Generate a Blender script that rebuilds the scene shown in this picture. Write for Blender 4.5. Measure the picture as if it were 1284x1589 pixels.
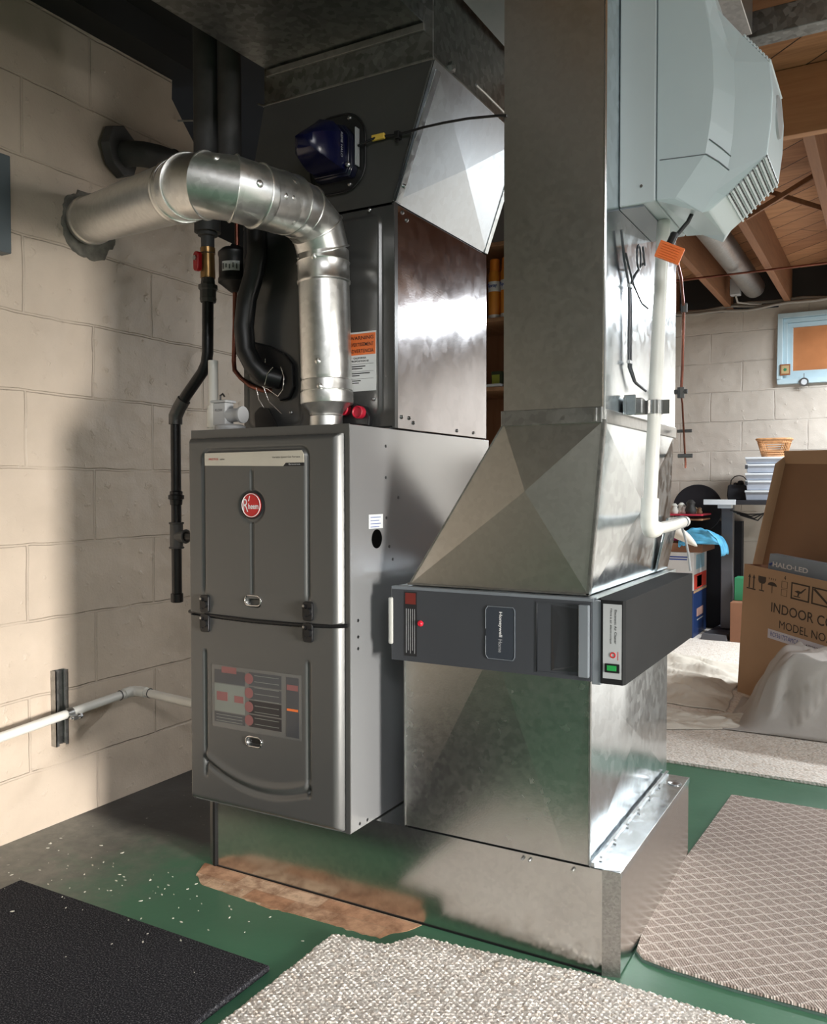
import bpy, bmesh, math, random
from mathutils import Vector, Matrix, noise
random.seed(7)
for o in list(bpy.data.objects): bpy.data.objects.remove(o)
S = bpy.context.scene
COL = S.collection
PI = math.pi
# ------------------------------------------------------------------ camera
cam_d = bpy.data.cameras.new('camera'); cam = bpy.data.objects.new('camera', cam_d); COL.objects.link(cam)
YAW, PITCH, ROLL = 0.5131, -0.0274, 0.0009
cy_, sy_ = math.cos(YAW), math.sin(YAW)
fwd = Vector((-sy_*math.cos(PITCH), cy_*math.cos(PITCH), math.sin(PITCH)))
rgt = Vector((cy_, sy_, 0)); dwn = fwd.cross(rgt)
r2 = math.cos(ROLL)*rgt+math.sin(ROLL)*dwn; d2 = -math.sin(ROLL)*rgt+math.cos(ROLL)*dwn
M = Matrix((r2, -d2, -fwd)).transposed().to_4x4()
M.translation = Vector((0.9955, -1.4958, 0.9356))
cam.matrix_world = M
cam_d.sensor_fit = 'HORIZONTAL'; cam_d.sensor_width = 36.0; cam_d.lens = 1331.85/1284*36.0
cam_d.clip_start = 0.02
S.camera = cam
# ------------------------------------------------------------------ world, light, exposure
S.view_settings.view_transform = 'Standard'
try: S.view_settings.look = 'None'
except Exception: pass
S.view_settings.exposure = 0.80; S.view_settings.gamma = 1.0
S.view_settings.use_curve_mapping = False
W = bpy.data.worlds.new('world'); S.world = W; W.use_nodes = True
W.node_tree.nodes['Background'].inputs[0].default_value = (0.8, 0.88, 1, 1)
W.node_tree.nodes['Background'].inputs[1].default_value = 0.3

def area(name, loc, target, sx, sy, power, color):
    l = bpy.data.lights.new(name, 'AREA'); l.shape = 'RECTANGLE'; l.size = sx; l.size_y = sy
    l.energy = power; l.color = color
    o = bpy.data.objects.new(name, l); COL.objects.link(o)
    o.location = loc
    o.rotation_euler = (Vector(target)-Vector(loc)).to_track_quat('-Z', 'Y').to_euler()
    return o
area('tube_light_far', (1.6, 3.5, 2.04), (1.6, 3.5, 0), 1.25, 0.12, 62, (0.92, 0.97, 1.0))
area('fill_light_behind', (1.9, -2.3, 2.25), (1.7, -2.0, 0), 1.25, 0.14, 34, (0.97, 0.98, 1.0))  # unseen fill lamp added behind the camera for general light
area('fill_light_right', (3.2, 1.0, 2.2), (3.0, 1.0, 0), 0.14, 1.25, 30, (0.92, 0.97, 1.0))  # unseen fill lamp overhead at the right, added for brightness
kl_ = area('low_key_light', (3.92, -0.95, 0.55), (-1.04, -0.05, 0.12), 0.7, 0.9, 12, (1.0, 0.955, 0.90))  # unseen key light placed to throw the furnace shadow; no door is built
kl_.data.spread = math.radians(42)

# ------------------------------------------------------------------ materials
class NT:
    def __init__(s, name):
        s.m = bpy.data.materials.new(name); s.m.use_nodes = True
        s.t = s.m.node_tree; s.t.nodes.clear()
        s.out = s.t.nodes.new('ShaderNodeOutputMaterial'); s.p = s.t.nodes.new('ShaderNodeBsdfPrincipled')
        s.t.links.new(s.p.outputs[0], s.out.inputs[0])
    def n(s, ty, **kw):
        nd = s.t.nodes.new('ShaderNode'+ty)
        for k, v in kw.items():
            if k.startswith('i_'):
                key = k[2:].replace('_', ' ')
                nd.inputs[key].default_value = v
            else: setattr(nd, k, v)
        return nd
    def l(s, a, b): s.t.links.new(a, b)
    def coords(s, scale=(1, 1, 1), loc=(0, 0, 0), rot=(0, 0, 0)):
        tc = s.n('TexCoord'); mp = s.n('Mapping')
        mp.inputs['Scale'].default_value = scale; mp.inputs['Location'].default_value = loc; mp.inputs['Rotation'].default_value = rot
        s.l(tc.outputs['Object'], mp.inputs['Vector']); return mp.outputs[0]
    def noise(s, vec, scale, detail=3, rough=.5):
        nd = s.n('TexNoise', i_Scale=scale, i_Detail=detail, i_Roughness=rough); s.l(vec, nd.inputs['Vector']); return nd.outputs['Fac']
    def ramp(s, fac, stops):
        r = s.n('ValToRGB'); e = r.color_ramp.elements
        while len(e) < len(stops): e.new(0.5)
        for i, (p, c) in enumerate(stops):
            e[i].position = p; e[i].color = (c[0], c[1], c[2], 1) if hasattr(c, '__len__') else (c, c, c, 1)
        s.l(fac, r.inputs[0]); return r.outputs[0]
    def mix(s, fac, a, b, mode='MIX'):
        m = s.n('Mix', data_type='RGBA', blend_type=mode)
        if hasattr(fac, 'links') or hasattr(fac, 'is_linked'): s.l(fac, m.inputs[0])
        else: m.inputs[0].default_value = fac
        for v, i in ((a, 6), (b, 7)):
            if hasattr(v, 'is_linked'): s.l(v, m.inputs[i])
            else: m.inputs[i].default_value = (v[0], v[1], v[2], 1)
        return m.outputs[2]
    def math(s, op, a, b=None, c=None):
        m = s.n('Math', operation=op)
        for i, v in enumerate((a, b, c)):
            if v is None: continue
            if hasattr(v, 'is_linked'): s.l(v, m.inputs[i])
            else: m.inputs[i].default_value = v
        return m.outputs[0]
    def bump(s, h, strength, dist, prev=None):
        b = s.n('Bump', i_Strength=strength, i_Distance=dist); s.l(h, b.inputs['Height'])
        if prev is not None: s.l(prev, b.inputs['Normal'])
        return b.outputs[0]

def plain(name, c, rough=.5, metal=0., var=.08, vs=8, bump=0., bs=60, coat=0., spec=None, trans=0.):
    n = NT(name); v = n.coords()
    f = n.noise(v, vs, 4)
    lo = tuple(x*(1-var) for x in c); hi = tuple(min(1, x*(1+var)) for x in c)
    n.l(n.ramp(f, [(.3, lo), (.7, hi)]), n.p.inputs['Base Color'])
    n.p.inputs['Roughness'].default_value = rough; n.p.inputs['Metallic'].default_value = metal
    if coat: n.p.inputs['Coat Weight'].default_value = coat; n.p.inputs['Coat Roughness'].default_value = .1
    if trans: n.p.inputs['Transmission Weight'].default_value = trans
    if spec is not None: n.p.inputs['Specular IOR Level'].default_value = spec
    if bump: n.l(n.bump(n.noise(v, bs, 4), bump, .002), n.p.inputs['Normal'])
    return n.m

def galv(name, c=(.62, .62, .60), r0=.16, r1=.30, spangle=90, cvar=.12, wave=.35, wscale=2.2, dirt=0.0):
    n = NT(name); v = n.coords()
    vo = n.n('TexVoronoi', i_Scale=spangle); n.l(v, vo.inputs['Vector'])
    sp = n.n('SeparateColor'); n.l(vo.outputs['Color'], sp.inputs[0])
    ns = n.noise(v, 7, 5, .6)
    k = n.math('ADD', n.math('MULTIPLY', sp.outputs[0], .5), n.math('MULTIPLY', ns, .5))
    lo = tuple(x*(1-cvar) for x in c); hi = tuple(min(1, x*(1+cvar)) for x in c)
    col = n.ramp(k, [(.25, lo), (.75, hi)])
    if dirt:
        d = n.ramp(n.noise(v, 3.5, 6, .65), [(.45, 0), (.7, 1)])
        col = n.mix(n.math('MULTIPLY', d, dirt), col, tuple(x*.45 for x in c))
    n.l(col, n.p.inputs['Base Color'])
    mr = n.n('MapRange'); n.l(k, mr.inputs['Value']); mr.inputs['To Min'].default_value = r0; mr.inputs['To Max'].default_value = r1
    n.l(mr.outputs[0], n.p.inputs['Roughness'])
    n.p.inputs['Metallic'].default_value = 1
    b = n.bump(n.noise(v, wscale, 1), wave, .03)
    b = n.bump(n.noise(v, 260, 2), .06, .001, b)
    n.l(b, n.p.inputs['Normal'])
    return n.m

def block(name, c, ax, bw, bh, off, lo=.86):
    """painted concrete block wall; ax = which object axes run along and up the wall"""
    n = NT(name); tc = n.n('TexCoord'); sx = n.n('SeparateXYZ'); n.l(tc.outputs['Object'], sx.inputs[0])
    cb = n.n('CombineXYZ')
    wob = n.noise(tc.outputs['Object'], 9, 2)
    wv = n.math('MULTIPLY', n.math('SUBTRACT', wob, .5), .012)
    n.l(n.math('ADD', n.math('ADD', sx.outputs[ax], off[0]), wv), cb.inputs[0]); n.l(n.math('ADD', n.math('ADD', sx.outputs[2], off[1]), wv), cb.inputs[1])
    bt = n.n('TexBrick', offset=.5, squash=1.0)
    n.l(cb.outputs[0], bt.inputs['Vector'])
    bt.inputs['Scale'].default_value = 1; bt.inputs['Mortar Size'].default_value = .0048; bt.inputs['Mortar Smooth'].default_value = .6
    bt.inputs['Brick Width'].default_value = bw; bt.inputs['Row Height'].default_value = bh
    ns = n.noise(tc.outputs['Object'], 5, 6, .6)
    base = n.ramp(ns, [(.3, tuple(x*lo for x in c)), (.7, c)])
    n.l(n.mix(n.math('MULTIPLY', bt.outputs['Fac'], .14), base, tuple(x*.66 for x in c)), n.p.inputs['Base Color'])
    n.p.inputs['Roughness'].default_value = .42
    mask = n.ramp(n.noise(tc.outputs['Object'], 6, 2), [(.35, .15), (.6, 1)])
    b = n.bump(n.math('MULTIPLY', n.math('SUBTRACT', 1., bt.outputs['Fac']), mask), .75, .007)
    b = n.bump(n.noise(tc.outputs['Object'], 120, 4, .65), .35, .003, b)
    b = n.bump(n.ramp(n.noise(tc.outputs['Object'], 24, 3, .6), [(.62, 0), (.72, 1)]), .45, .004, b)
    n.l(b, n.p.inputs['Normal'])
    return n.m

def wood(name, c1, c2, axis=(1, 14, 14), rough=.65, scale=3.0):
    n = NT(name); v = n.coords(scale=axis)
    a = n.noise(v, scale, 6, .65)
    k = n.noise(n.coords(), 2.2, 3)
    col = n.ramp(a, [(.3, c1), (.7, c2)])
    col = n.mix(n.math('MULTIPLY', k, .6), col, tuple(x*.6 for x in c2))
    n.l(col, n.p.inputs['Base Color']); n.p.inputs['Roughness'].default_value = rough
    n.l(n.bump(a, .3, .002), n.p.inputs['Normal'])
    return n.m

m_galv = galv('galvanized_sheet', (.60, .60, .58), .22, .29, 100, cvar=.05, wave=.12)
m_galv_warm = galv('galvanized_front_sheet', (.62, .60, .56), .28, .34, 110, cvar=.035, wave=.08)
m_galv_old = galv('aged_galvanized_sheet', (.27, .28, .27), .34, .5, 70, cvar=.3, dirt=.4)
m_galv_dull = galv('dull_duct_sheet', (.40, .40, .39), .30, .42, 90)
m_galv_bright = galv('bright_spangled_sheet', (.60, .65, .68), .12, .24, 50, cvar=.14, wave=.22, wscale=4)
m_pipe = galv('flue_pipe_metal', (.80, .80, .78), .30, .40, 80, cvar=.06, wave=.12, wscale=7)
m_side = plain('cabinet_side_metal', (.52, .53, .54), .20, .68, .02, 3)
m_door = plain('grey_cabinet_paint', (.125, .126, .123), .36, .5, .03, 3)
m_coil = plain('coil_cabinet_paint', (.10, .10, .098), .24, .5, .05, 3)
m_coilside = galv('coil_side_metal', (.36, .35, .36), .09, .13, 40, cvar=.04, wave=.10, wscale=5)
m_black = plain('black_rubber', (.008, .008, .009), .42)
m_blackpipe = plain('black_iron_pipe', (.014, .014, .015), .3, .3, .3, 30, .15, 80)
m_iron = plain('grey_malleable_iron', (.10, .10, .10), .4, .8, .2, 30, .3, 90)
m_castiron = plain('dark_cast_pipe', (.085, .083, .082), .6, .2, .3, 12, .3, 60)
m_brass = plain('brass', (.42, .25, .10), .32, .8, .15, 40)
m_copper = plain('copper', (.22, .08, .055), .32, .85, .25, 25)
m_red = plain('red_plastic', (.45, .01, .015), .35)
m_redcap = plain('red_rubber_cap', (.42, .01, .03), .4)
m_white = plain('white_pvc', (.74, .73, .68), .35)
m_lightgrey = plain('light_grey_plastic', (.42, .43, .44), .4)
m_hum = plain('pale_grey_plastic', (.62, .71, .74), .36, 0, .02)
m_hum2 = plain('pale_warm_grey_plastic', (.60, .66, .68), .36, 0, .02)
m_orange = plain('orange_plastic', (.85, .17, .02), .5)
m_can = plain('can_orange', (.80, .30, .04), .35)
m_yellow = plain('yellow_tag', (.75, .50, .08), .5)
m_screw = plain('screw_metal', (.45, .45, .45), .28, 1)
m_chrome = plain('bright_metal', (.75, .75, .75), .15, 1)
m_navy = plain('navy_blue_plastic', (.002, .003, .030), .25, 0, .1)
m_navyblack = plain('blue_black_plastic', (.006, .007, .02), .2)
m_slate = plain('slate_grey_plastic', (.048, .052, .060), .36, 0, .05)
m_slate2 = plain('mid_grey_plastic', (.17, .19, .21), .36, 0, .05)
m_char = plain('charcoal_steel', (.014, .0145, .015), .7, 0, .1, spec=.15)
m_aqua = galv('cleaner_top_metal', (.50, .56, .57), .3, .4, 60)
m_silverlabel = plain('silver_label', (.50, .52, .53), .4, .2)
m_cream = plain('cream_label', (.55, .51, .43), .5)
m_paper = plain('white_paper_label', (.66, .68, .68), .5)
m_worange = plain('orange_label', (.75, .17, .04), .5)
m_ink = plain('dark_ink', (.012, .012, .014), .5)
m_inkred = plain('red_ink', (.45, .02, .02), .5)
m_inkblue = plain('blue_ink', (.02, .06, .3), .5)
m_inkwhite = plain('white_ink', (.8, .8, .8), .5)
m_brownink = plain('brown_print', (.035, .02, .012), .6)
m_logored = plain('logo_red', (.50, .02, .02), .35)
m_card = plain('cardboard', (.43, .27, .155), .75, 0, .07, 3, .15, 40)
m_cardin = plain('cardboard_inside', (.27, .155, .085), .8, 0, .08, 3)
m_carddark = plain('reddish_cardboard', (.24, .11, .06), .8)
m_bench = plain('desk_black', (.022, .023, .028), .4)
m_legs = plain('desk_leg_grey', (.10, .10, .11), .45, .2)
m_clothblack = plain('black_cloth', (.010, .011, .016), .85)
m_green = plain('green_plastic', (.03, .22, .10), .5)
m_blue = plain('blue_print_card', (.009, .032, .12), .5)
m_sky = plain('light_blue_bag', (.10, .42, .68), .4, 0, .4, 14)
m_wicker = plain('wicker', (.52, .27, .12), .6, 0, .3, 30, .4, 150)
m_bin = plain('translucent_bin', (.42, .47, .56), .25, 0, .12, 10)
m_binlid = plain('white_bin_lid', (.62, .66, .70), .35)
m_joist = wood('joist_wood', (.20, .085, .038), (.34, .16, .078), (14, 1, 14))
m_header = wood('header_wood', (.42, .19, .085), (.60, .31, .15), (1, 14, 14))
m_shelf = wood('shelf_wood', (.32, .15, .07), (.48, .26, .14), (14, 1, 14))
m_sill_shade = plain('dark_sill_and_shade', (.02, .019, .018), .8)  # shared by real sill beams and dark sheets standing in for shade
m_wirew = plain('grey_cable', (.36, .34, .31), .5)
m_frame = plain('window_frame_paint', (.50, .66, .74), .4)
m_glass_o = plain('orange_reflection_glass', (.55, .23, .10), .12, 0, .3, 3)  # orange in the colour stands in for a reflection on the glass
m_rubber = plain('rug_backing', (.07, .12, .10), .7)

# galvanised base front is smoother so that it mirrors the floor
m_base = galv('base_plenum_sheet', (.66, .66, .64), .17, .22, 110, cvar=.05, wave=.1, wscale=3)

def m_floor_():
    n = NT('green_painted_concrete'); v = n.coords()
    a = n.noise(v, 4, 6, .6)
    g = n.ramp(a, [(.3, (.045, .135, .078)), (.7, (.062, .175, .10))])
    # worn, dusty concrete near the left wall
    tc = n.n('TexCoord'); sx = n.n('SeparateXYZ'); n.l(tc.outputs['Object'], sx.inputs[0])
    d = n.math('ADD', n.math('MULTIPLY', n.math('SUBTRACT', -0.48, sx.outputs[0]), 2.6), n.math('MULTIPLY', n.math('SUBTRACT', n.noise(v, 6, 6, .7), .5), 2.2))
    dm = n.ramp(d, [(0., 0), (.9, 1)])
    dust = n.ramp(n.noise(v, 22, 5, .7), [(.3, (.11, .11, .10)), (.7, (.20, .20, .17))])
    c = n.mix(dm, g, dust)
    # furnace's cast shadow painted black into the floor colour, left
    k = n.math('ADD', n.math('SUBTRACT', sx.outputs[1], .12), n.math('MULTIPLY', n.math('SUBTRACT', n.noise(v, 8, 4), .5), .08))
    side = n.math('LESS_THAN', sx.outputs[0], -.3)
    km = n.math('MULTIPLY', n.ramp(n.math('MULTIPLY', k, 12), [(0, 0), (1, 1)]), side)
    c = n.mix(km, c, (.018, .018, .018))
    fl = n.ramp(n.noise(v, 70, 3, .5), [(.70, 0), (.73, 1)])
    c = n.mix(n.math('MULTIPLY', fl, n.math('MULTIPLY', .55, n.math('ADD', dm, .12))), c, (.45, .44, .38))
    n.l(c, n.p.inputs['Base Color']); n.l(n.ramp(a, [(.2, .35), (.8, .55)]), n.p.inputs['Roughness'])
    n.l(n.bump(n.noise(v, 40, 5), .25, .002), n.p.inputs['Normal'])
    return n.m
m_floor = m_floor_()

def m_patch_():
    n = NT('worn_brick_patch'); v = n.coords(scale=(1, 1, 1))
    bt = n.n('TexBrick', offset=.5); n.l(v, bt.inputs['Vector'])
    bt.inputs['Scale'].default_value = 1; bt.inputs['Brick Width'].default_value = .12; bt.inputs['Row Height'].default_value = .045
    bt.inputs['Mortar Size'].default_value = .001
    bt.inputs['Color1'].default_value = (.52, .27, .15, 1); bt.inputs['Color2'].default_value = (.72, .52, .36, 1); bt.inputs['Mortar'].default_value = (.45, .29, .18, 1)
    f = n.noise(v, 14, 6, .7)
    n.l(n.mix(n.ramp(f, [(.42, 0), (.62, .8)]), bt.outputs['Color'], (.22, .10, .05)), n.p.inputs['Base Color'])
    n.p.inputs['Roughness'].default_value = .7; n.l(n.bump(f, .4, .003), n.p.inputs['Normal'])
    return n.m
def m_berber_(name, sc, bumpd):
    n = NT(name); v = n.coords(scale=(1, 1.25, 1), rot=(0, 0, .55))
    vo = n.n('TexVoronoi', i_Scale=sc, i_Randomness=.55); n.l(v, vo.inputs['Vector'])
    sp = n.n('SeparateColor'); n.l(vo.outputs['Color'], sp.inputs[0])
    c = n.ramp(sp.outputs[0], [(0, (.60, .52, .44)), (.12, (.74, .67, .60)), (.55, (.82, .76, .69)), (1, (.88, .84, .78))])
    fine = n.noise(v, 420, 2)
    c = n.mix(n.ramp(fine, [(.30, .35), (.42, 0)]), c, (.40, .29, .22))
    n.l(c, n.p.inputs['Base Color']); n.p.inputs['Roughness'].default_value = .95; n.p.inputs['Specular IOR Level'].default_value = .1
    h = n.math('SUBTRACT', 1., n.math('MULTIPLY', vo.outputs['Distance'], 1.0))
    n.l(n.bump(h, .9, bumpd), n.p.inputs['Normal'])
    return n.m
m_berber = m_berber_('berber_loop_carpet', 95, .006)
m_berber_far = m_berber_('berber_loop_carpet_far', 95, .006)

def m_rug_():
    n = NT('diamond_weave_rug'); tc = n.n('TexCoord'); sx = n.n('SeparateXYZ'); n.l(tc.outputs['Object'], sx.inputs[0])
    w = n.math('MULTIPLY', n.math('SINE', n.math('MULTIPLY', sx.outputs[0], 150)), .0022)
    u = n.math('DIVIDE', sx.outputs[0], .046); q = n.math('DIVIDE', n.math('ADD', sx.outputs[1], w), .040)
    def tri(a):
        f = n.math('FRACT', a); return n.math('ABSOLUTE', n.math('SUBTRACT', f, .5))
    l1 = tri(n.math('ADD', u, q)); l2 = tri(n.math('SUBTRACT', u, q))
    mn = n.math('MINIMUM', l1, l2)
    line = n.ramp(mn, [(.05, 1), (.11, 0)])
    rib = n.math('SINE', n.math('MULTIPLY', n.math('ADD', sx.outputs[0], n.math('MULTIPLY', sx.outputs[1], .6)), 1100))
    base = n.ramp(n.noise(tc.outputs['Object'], 300, 2), [(.3, (.23, .18, .155)), (.7, (.48, .40, .355))])
    c = n.mix(n.math('MULTIPLY', line, .75), base, (.66, .585, .53))
    n.l(c, n.p.inputs['Base Color']); n.p.inputs['Roughness'].default_value = .95; n.p.inputs['Specular IOR Level'].default_value = .1
    h = n.math('ADD', line, n.math('MULTIPLY', rib, .35))
    n.l(n.bump(h, .8, .002), n.p.inputs['Normal'])
    return n.m
m_rug = m_rug_()
def m_mat_():
    n = NT('black_ribbed_mat'); v = n.coords()
    f = n.noise(v, 330, 3, .7)
    n.l(n.ramp(f, [(.38, (.010, .010, .012)), (.54, (.028, .028, .033)), (.72, (.20, .20, .21))]), n.p.inputs['Base Color'])
    n.p.inputs['Roughness'].default_value = .95; n.p.inputs['Specular IOR Level'].default_value = .1
    n.l(n.bump(n.noise(v, 200, 3), .8, .003), n.p.inputs['Normal']); return n.m
m_mat = m_mat_()
def m_cloth_(name, c, st=(.25, 1, 1)):
    n = NT(name); v = n.coords()
    f = n.noise(v, 3, 5)
    w = n.n('TexWave', i_Scale=160., i_Distortion=.4); n.l(v, w.inputs['Vector'])
    n.l(n.mix(n.math('MULTIPLY', w.outputs['Fac'], .22), n.ramp(f, [(.3, tuple(x*.85 for x in c)), (.7, c)]), tuple(x*.6 for x in c)), n.p.inputs['Base Color'])
    n.p.inputs['Roughness'].default_value = .9; n.p.inputs['Specular IOR Level'].default_value = .15
    n.l(n.bump(n.noise(v, 14, 3), .4, .01), n.p.inputs['Normal']); return n.m
m_canvas = m_cloth_('canvas_drop_cloth', (.78, .73, .64))
m_tarp = m_cloth_('grey_canvas', (.56, .53, .50))
def m_subfloor_():
    n = NT('diagonal_subfloor_boards'); v = n.coords(rot=(0, 0, .785))
    bt = n.n('TexBrick', offset=.37); n.l(v, bt.inputs['Vector'])
    bt.inputs['Scale'].default_value = 1; bt.inputs['Brick Width'].default_value = 2.2; bt.inputs['Row Height'].default_value = .14; bt.inputs['Mortar Size'].default_value = .003
    bt.inputs['Color1'].default_value = (.38, .18, .085, 1); bt.inputs['Color2'].default_value = (.52, .27, .13, 1); bt.inputs['Mortar'].default_value = (.02, .01, .006, 1)
    g = n.noise(n.coords(scale=(1, 12, 12), rot=(0, 0, .785)), 4, 6, .7)
    n.l(n.mix(n.ramp(g, [(.4, 0), (.75, .6)]), bt.outputs['Color'], (.14, .055, .022)), n.p.inputs['Base Color'])
    n.p.inputs['Roughness'].default_value = .7; return n.m
m_subfloor = m_subfloor_()
m_wall = block('painted_block_wall_left', (.60, .50, .40), 1, .45, .207, (.0, .043))
m_wallb = block('painted_block_wall_back', (.60, .55, .49), 0, .397, .1965, (.10, .0))
m_mortar = plain('rough_mortar', (.16, .15, .125), .9, 0, .4, 30, .9, 60)

# ------------------------------------------------------------------ mesh builder
class MB:
    def __init__(s): s.v = []; s.f = []; s.mi = []; s.cur = 0
    def add(s, vs, fs):
        b = len(s.v); s.v += [tuple(v) for v in vs]
        for f in fs: s.f.append([b+i for i in f]); s.mi.append(s.cur)
        return s
    def box(s, x0, x1, y0, y1, z0, z1):
        return s.hexa([(x0, y0, z0), (x1, y0, z0), (x1, y1, z0), (x0, y1, z0), (x0, y0, z1), (x1, y0, z1), (x1, y1, z1), (x0, y1, z1)])
    def hexa(s, p):
        return s.add(p, [(0, 3, 2, 1), (4, 5, 6, 7), (0, 1, 5, 4), (1, 2, 6, 5), (2, 3, 7, 6), (3, 0, 4, 7)])
    def loft(s, rings, cap=True, closed=True):
        n = len(rings[0]); vs = [p for r in rings for p in r]; fs = []
        for i in range(len(rings)-1):
            for j in range(n if closed else n-1):
                k = (j+1) % n; fs.append((i*n+j, i*n+k, (i+1)*n+k, (i+1)*n+j))
        if cap: fs.append(tuple(range(n-1, -1, -1))); fs.append(tuple((len(rings)-1)*n+j for j in range(n)))
        return s.add(vs, fs)
    def prism(s, pts, d):
        d = Vector(d); a = [Vector(p) for p in pts]; return s.loft([a, [p+d for p in a]])
    def ring(s, c, ax, r, n=24, ref=None):
        ax = Vector(ax).normalized()
        ref = Vector(ref) if ref else (Vector((0, 0, 1)) if abs(ax.z) < .9 else Vector((1, 0, 0)))
        u = ax.cross(ref).normalized(); w = ax.cross(u)
        return [Vector(c)+r*(math.cos(2*PI*i/n)*u+math.sin(2*PI*i/n)*w) for i in range(n)]
    def cyl(s, p0, p1, r, n=20, r1=None, cap=True):
        ax = Vector(p1)-Vector(p0); return s.loft([s.ring(p0, ax, r, n), s.ring(p1, ax, r if r1 is None else r1, n)], cap)
    def lathe(s, p0, ax, prof, n=24, cap=True):
        ax = Vector(ax).normalized(); return s.loft([s.ring(Vector(p0)+ax*d, ax, r, n) for d, r in prof], cap)
    def tube(s, pts, r, n=12, cap=True, radii=None):
        pts = [Vector(p) for p in pts]; rings = []; up = None
        for i, p in enumerate(pts):
            if i == 0: t = pts[1]-p
            elif i == len(pts)-1: t = p-pts[i-1]
            else: t = (pts[i+1]-p).normalized()+(p-pts[i-1]).normalized()
            t.normalize()
            if up is None: up = t.orthogonal().normalized()
            up = (up-t*up.dot(t)).normalized(); w = t.cross(up)
            rr = radii[i] if radii else r; k = 1.0
            if 0 < i < len(pts)-1:
                c = max(.5, (pts[i+1]-p).normalized().dot((p-pts[i-1]).normalized())); k = 1/math.sqrt((1+c)/2)
                bend = ((pts[i+1]-p).normalized()-(p-pts[i-1]).normalized())
                bend = bend.normalized() if bend.length > 1e-5 else up
            ring = []
            for j in range(n):
                d = math.cos(2*PI*j/n)*up+math.sin(2*PI*j/n)*w
                if k > 1.0001: d = d+bend*(d.dot(bend))*(k-1)
                ring.append(p+d*rr)
            rings.append(ring)
        return s.loft(rings, cap)
    def sphere(s, c, r, n=12, sc=(1, 1, 1)):
        rings = []
        for i in range(1, n):
            a = PI*i/n; rings.append([Vector(c)+Vector((r*sc[0]*math.sin(a)*math.cos(2*PI*j/(2*n)), r*sc[1]*math.sin(a)*math.sin(2*PI*j/(2*n)), -r*sc[2]*math.cos(a))) for j in range(2*n)])
        return s.loft(rings)
    def torus(s, c, ax, R_, r, n=32, m=8):
        ax = Vector(ax).normalized(); base = s.ring(c, ax, R_, n); rings = []
        for i in range(n):
            rad = (base[i]-Vector(c)).normalized()
            rings.append([base[i]+r*(math.cos(2*PI*j/m)*rad+math.sin(2*PI*j/m)*ax) for j in range(m)])
        rings.append(rings[0]); return s.loft(rings, False)
    def grid(s, fn, nu, nv):
        vs = [fn(i/nu, j/nv) for i in range(nu+1) for j in range(nv+1)]
        return s.add(vs, [(i*(nv+1)+j, (i+1)*(nv+1)+j, (i+1)*(nv+1)+j+1, i*(nv+1)+j+1) for i in range(nu) for j in range(nv)])
    def build(s, name, mats, parent=None, smooth=None, bevel=0., seg=2, solid=0.):
        me = bpy.data.meshes.new(name); me.from_pydata([tuple(v) for v in s.v], [], s.f)
        if not isinstance(mats, (list, tuple)): mats = [mats]
        for m in mats: me.materials.append(m)
        if len(mats) > 1: me.polygons.foreach_set('material_index', s.mi)
        bm = bmesh.new(); bm.from_mesh(me); bmesh.ops.remove_doubles(bm, verts=bm.verts, dist=1e-6)
        bmesh.ops.recalc_face_normals(bm, faces=bm.faces); bm.to_mesh(me); bm.free()
        if smooth is not None:
            for p in me.polygons: p.use_smooth = True
            try: me.set_sharp_from_angle(angle=math.radians(smooth))
            except Exception: pass
        o = bpy.data.objects.new(name, me); COL.objects.link(o)
        # local origin at the parent's place
        if parent is not None:
            o.parent = parent; o.matrix_parent_inverse = Matrix.Identity(4)
            w = Vector((0, 0, 0)); q = parent
            while q is not None: w += q.location; q = q.parent
            if w.length > 1e-9: me.transform(Matrix.Translation(-w))
        if bevel:
            b = o.modifiers.new('bevel', 'BEVEL'); b.width = bevel; b.segments = seg; b.limit_method = 'ANGLE'; b.angle_limit = math.radians(40)
        if solid:
            b = o.modifiers.new('solid', 'SOLIDIFY'); b.thickness = solid; b.offset = 0
        return o

def tag(o, label=None, cat=None, group=None, kind=None):
    if label: o['label'] = label
    if cat: o['category'] = cat
    if group: o['group'] = group
    if kind: o['kind'] = kind
    return o
def thing(name, label, cat, loc=(0, 0, 0), group=None):
    o = bpy.data.objects.new(name, None); COL.objects.link(o); o.location = loc; o.empty_display_size = .05
    return tag(o, label, cat, group)
def struct(o): o['kind'] = 'structure'; return o
def text(s, h, loc, right, up, mt, parent, name='lettering', width=None, ext=.0003, bold=0.):
    c = bpy.data.curves.new(name, 'FONT'); c.body = s; c.size = 1; c.align_x = 'CENTER'; c.align_y = 'CENTER'; c.resolution_u = 3
    c.offset = bold
    t = bpy.data.objects.new('tmp', c); COL.objects.link(t)
    bpy.context.view_layer.update()
    me = bpy.data.meshes.new_from_object(t.evaluated_get(bpy.context.evaluated_depsgraph_get()))
    COL.objects.unlink(t); bpy.data.objects.remove(t)
    xs = [v.co.x for v in me.vertices]; ys = [v.co.y for v in me.vertices]
    w0 = max(xs)-min(xs); h0 = max(ys)-min(ys); cx0 = (max(xs)+min(xs))/2; cy0 = (max(ys)+min(ys))/2
    R_ = Vector(right).normalized(); U = Vector(up).normalized(); N = R_.cross(U)
    sy = h/h0; sx = (width/w0) if width else sy
    for v in me.vertices:
        x, y = (v.co.x-cx0)*sx, (v.co.y-cy0)*sy
        v.co = Vector(loc)+R_*x+U*y+N*ext
    me.name = name; me.materials.clear(); me.materials.append(mt)
    o = bpy.data.objects.new(name, me); COL.objects.link(o)
    if parent is not None:
        o.parent = parent; w = Vector((0, 0, 0)); q = parent
        while q is not None: w += q.location; q = q.parent
        me.transform(Matrix.Translation(-w))
    return o
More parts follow.
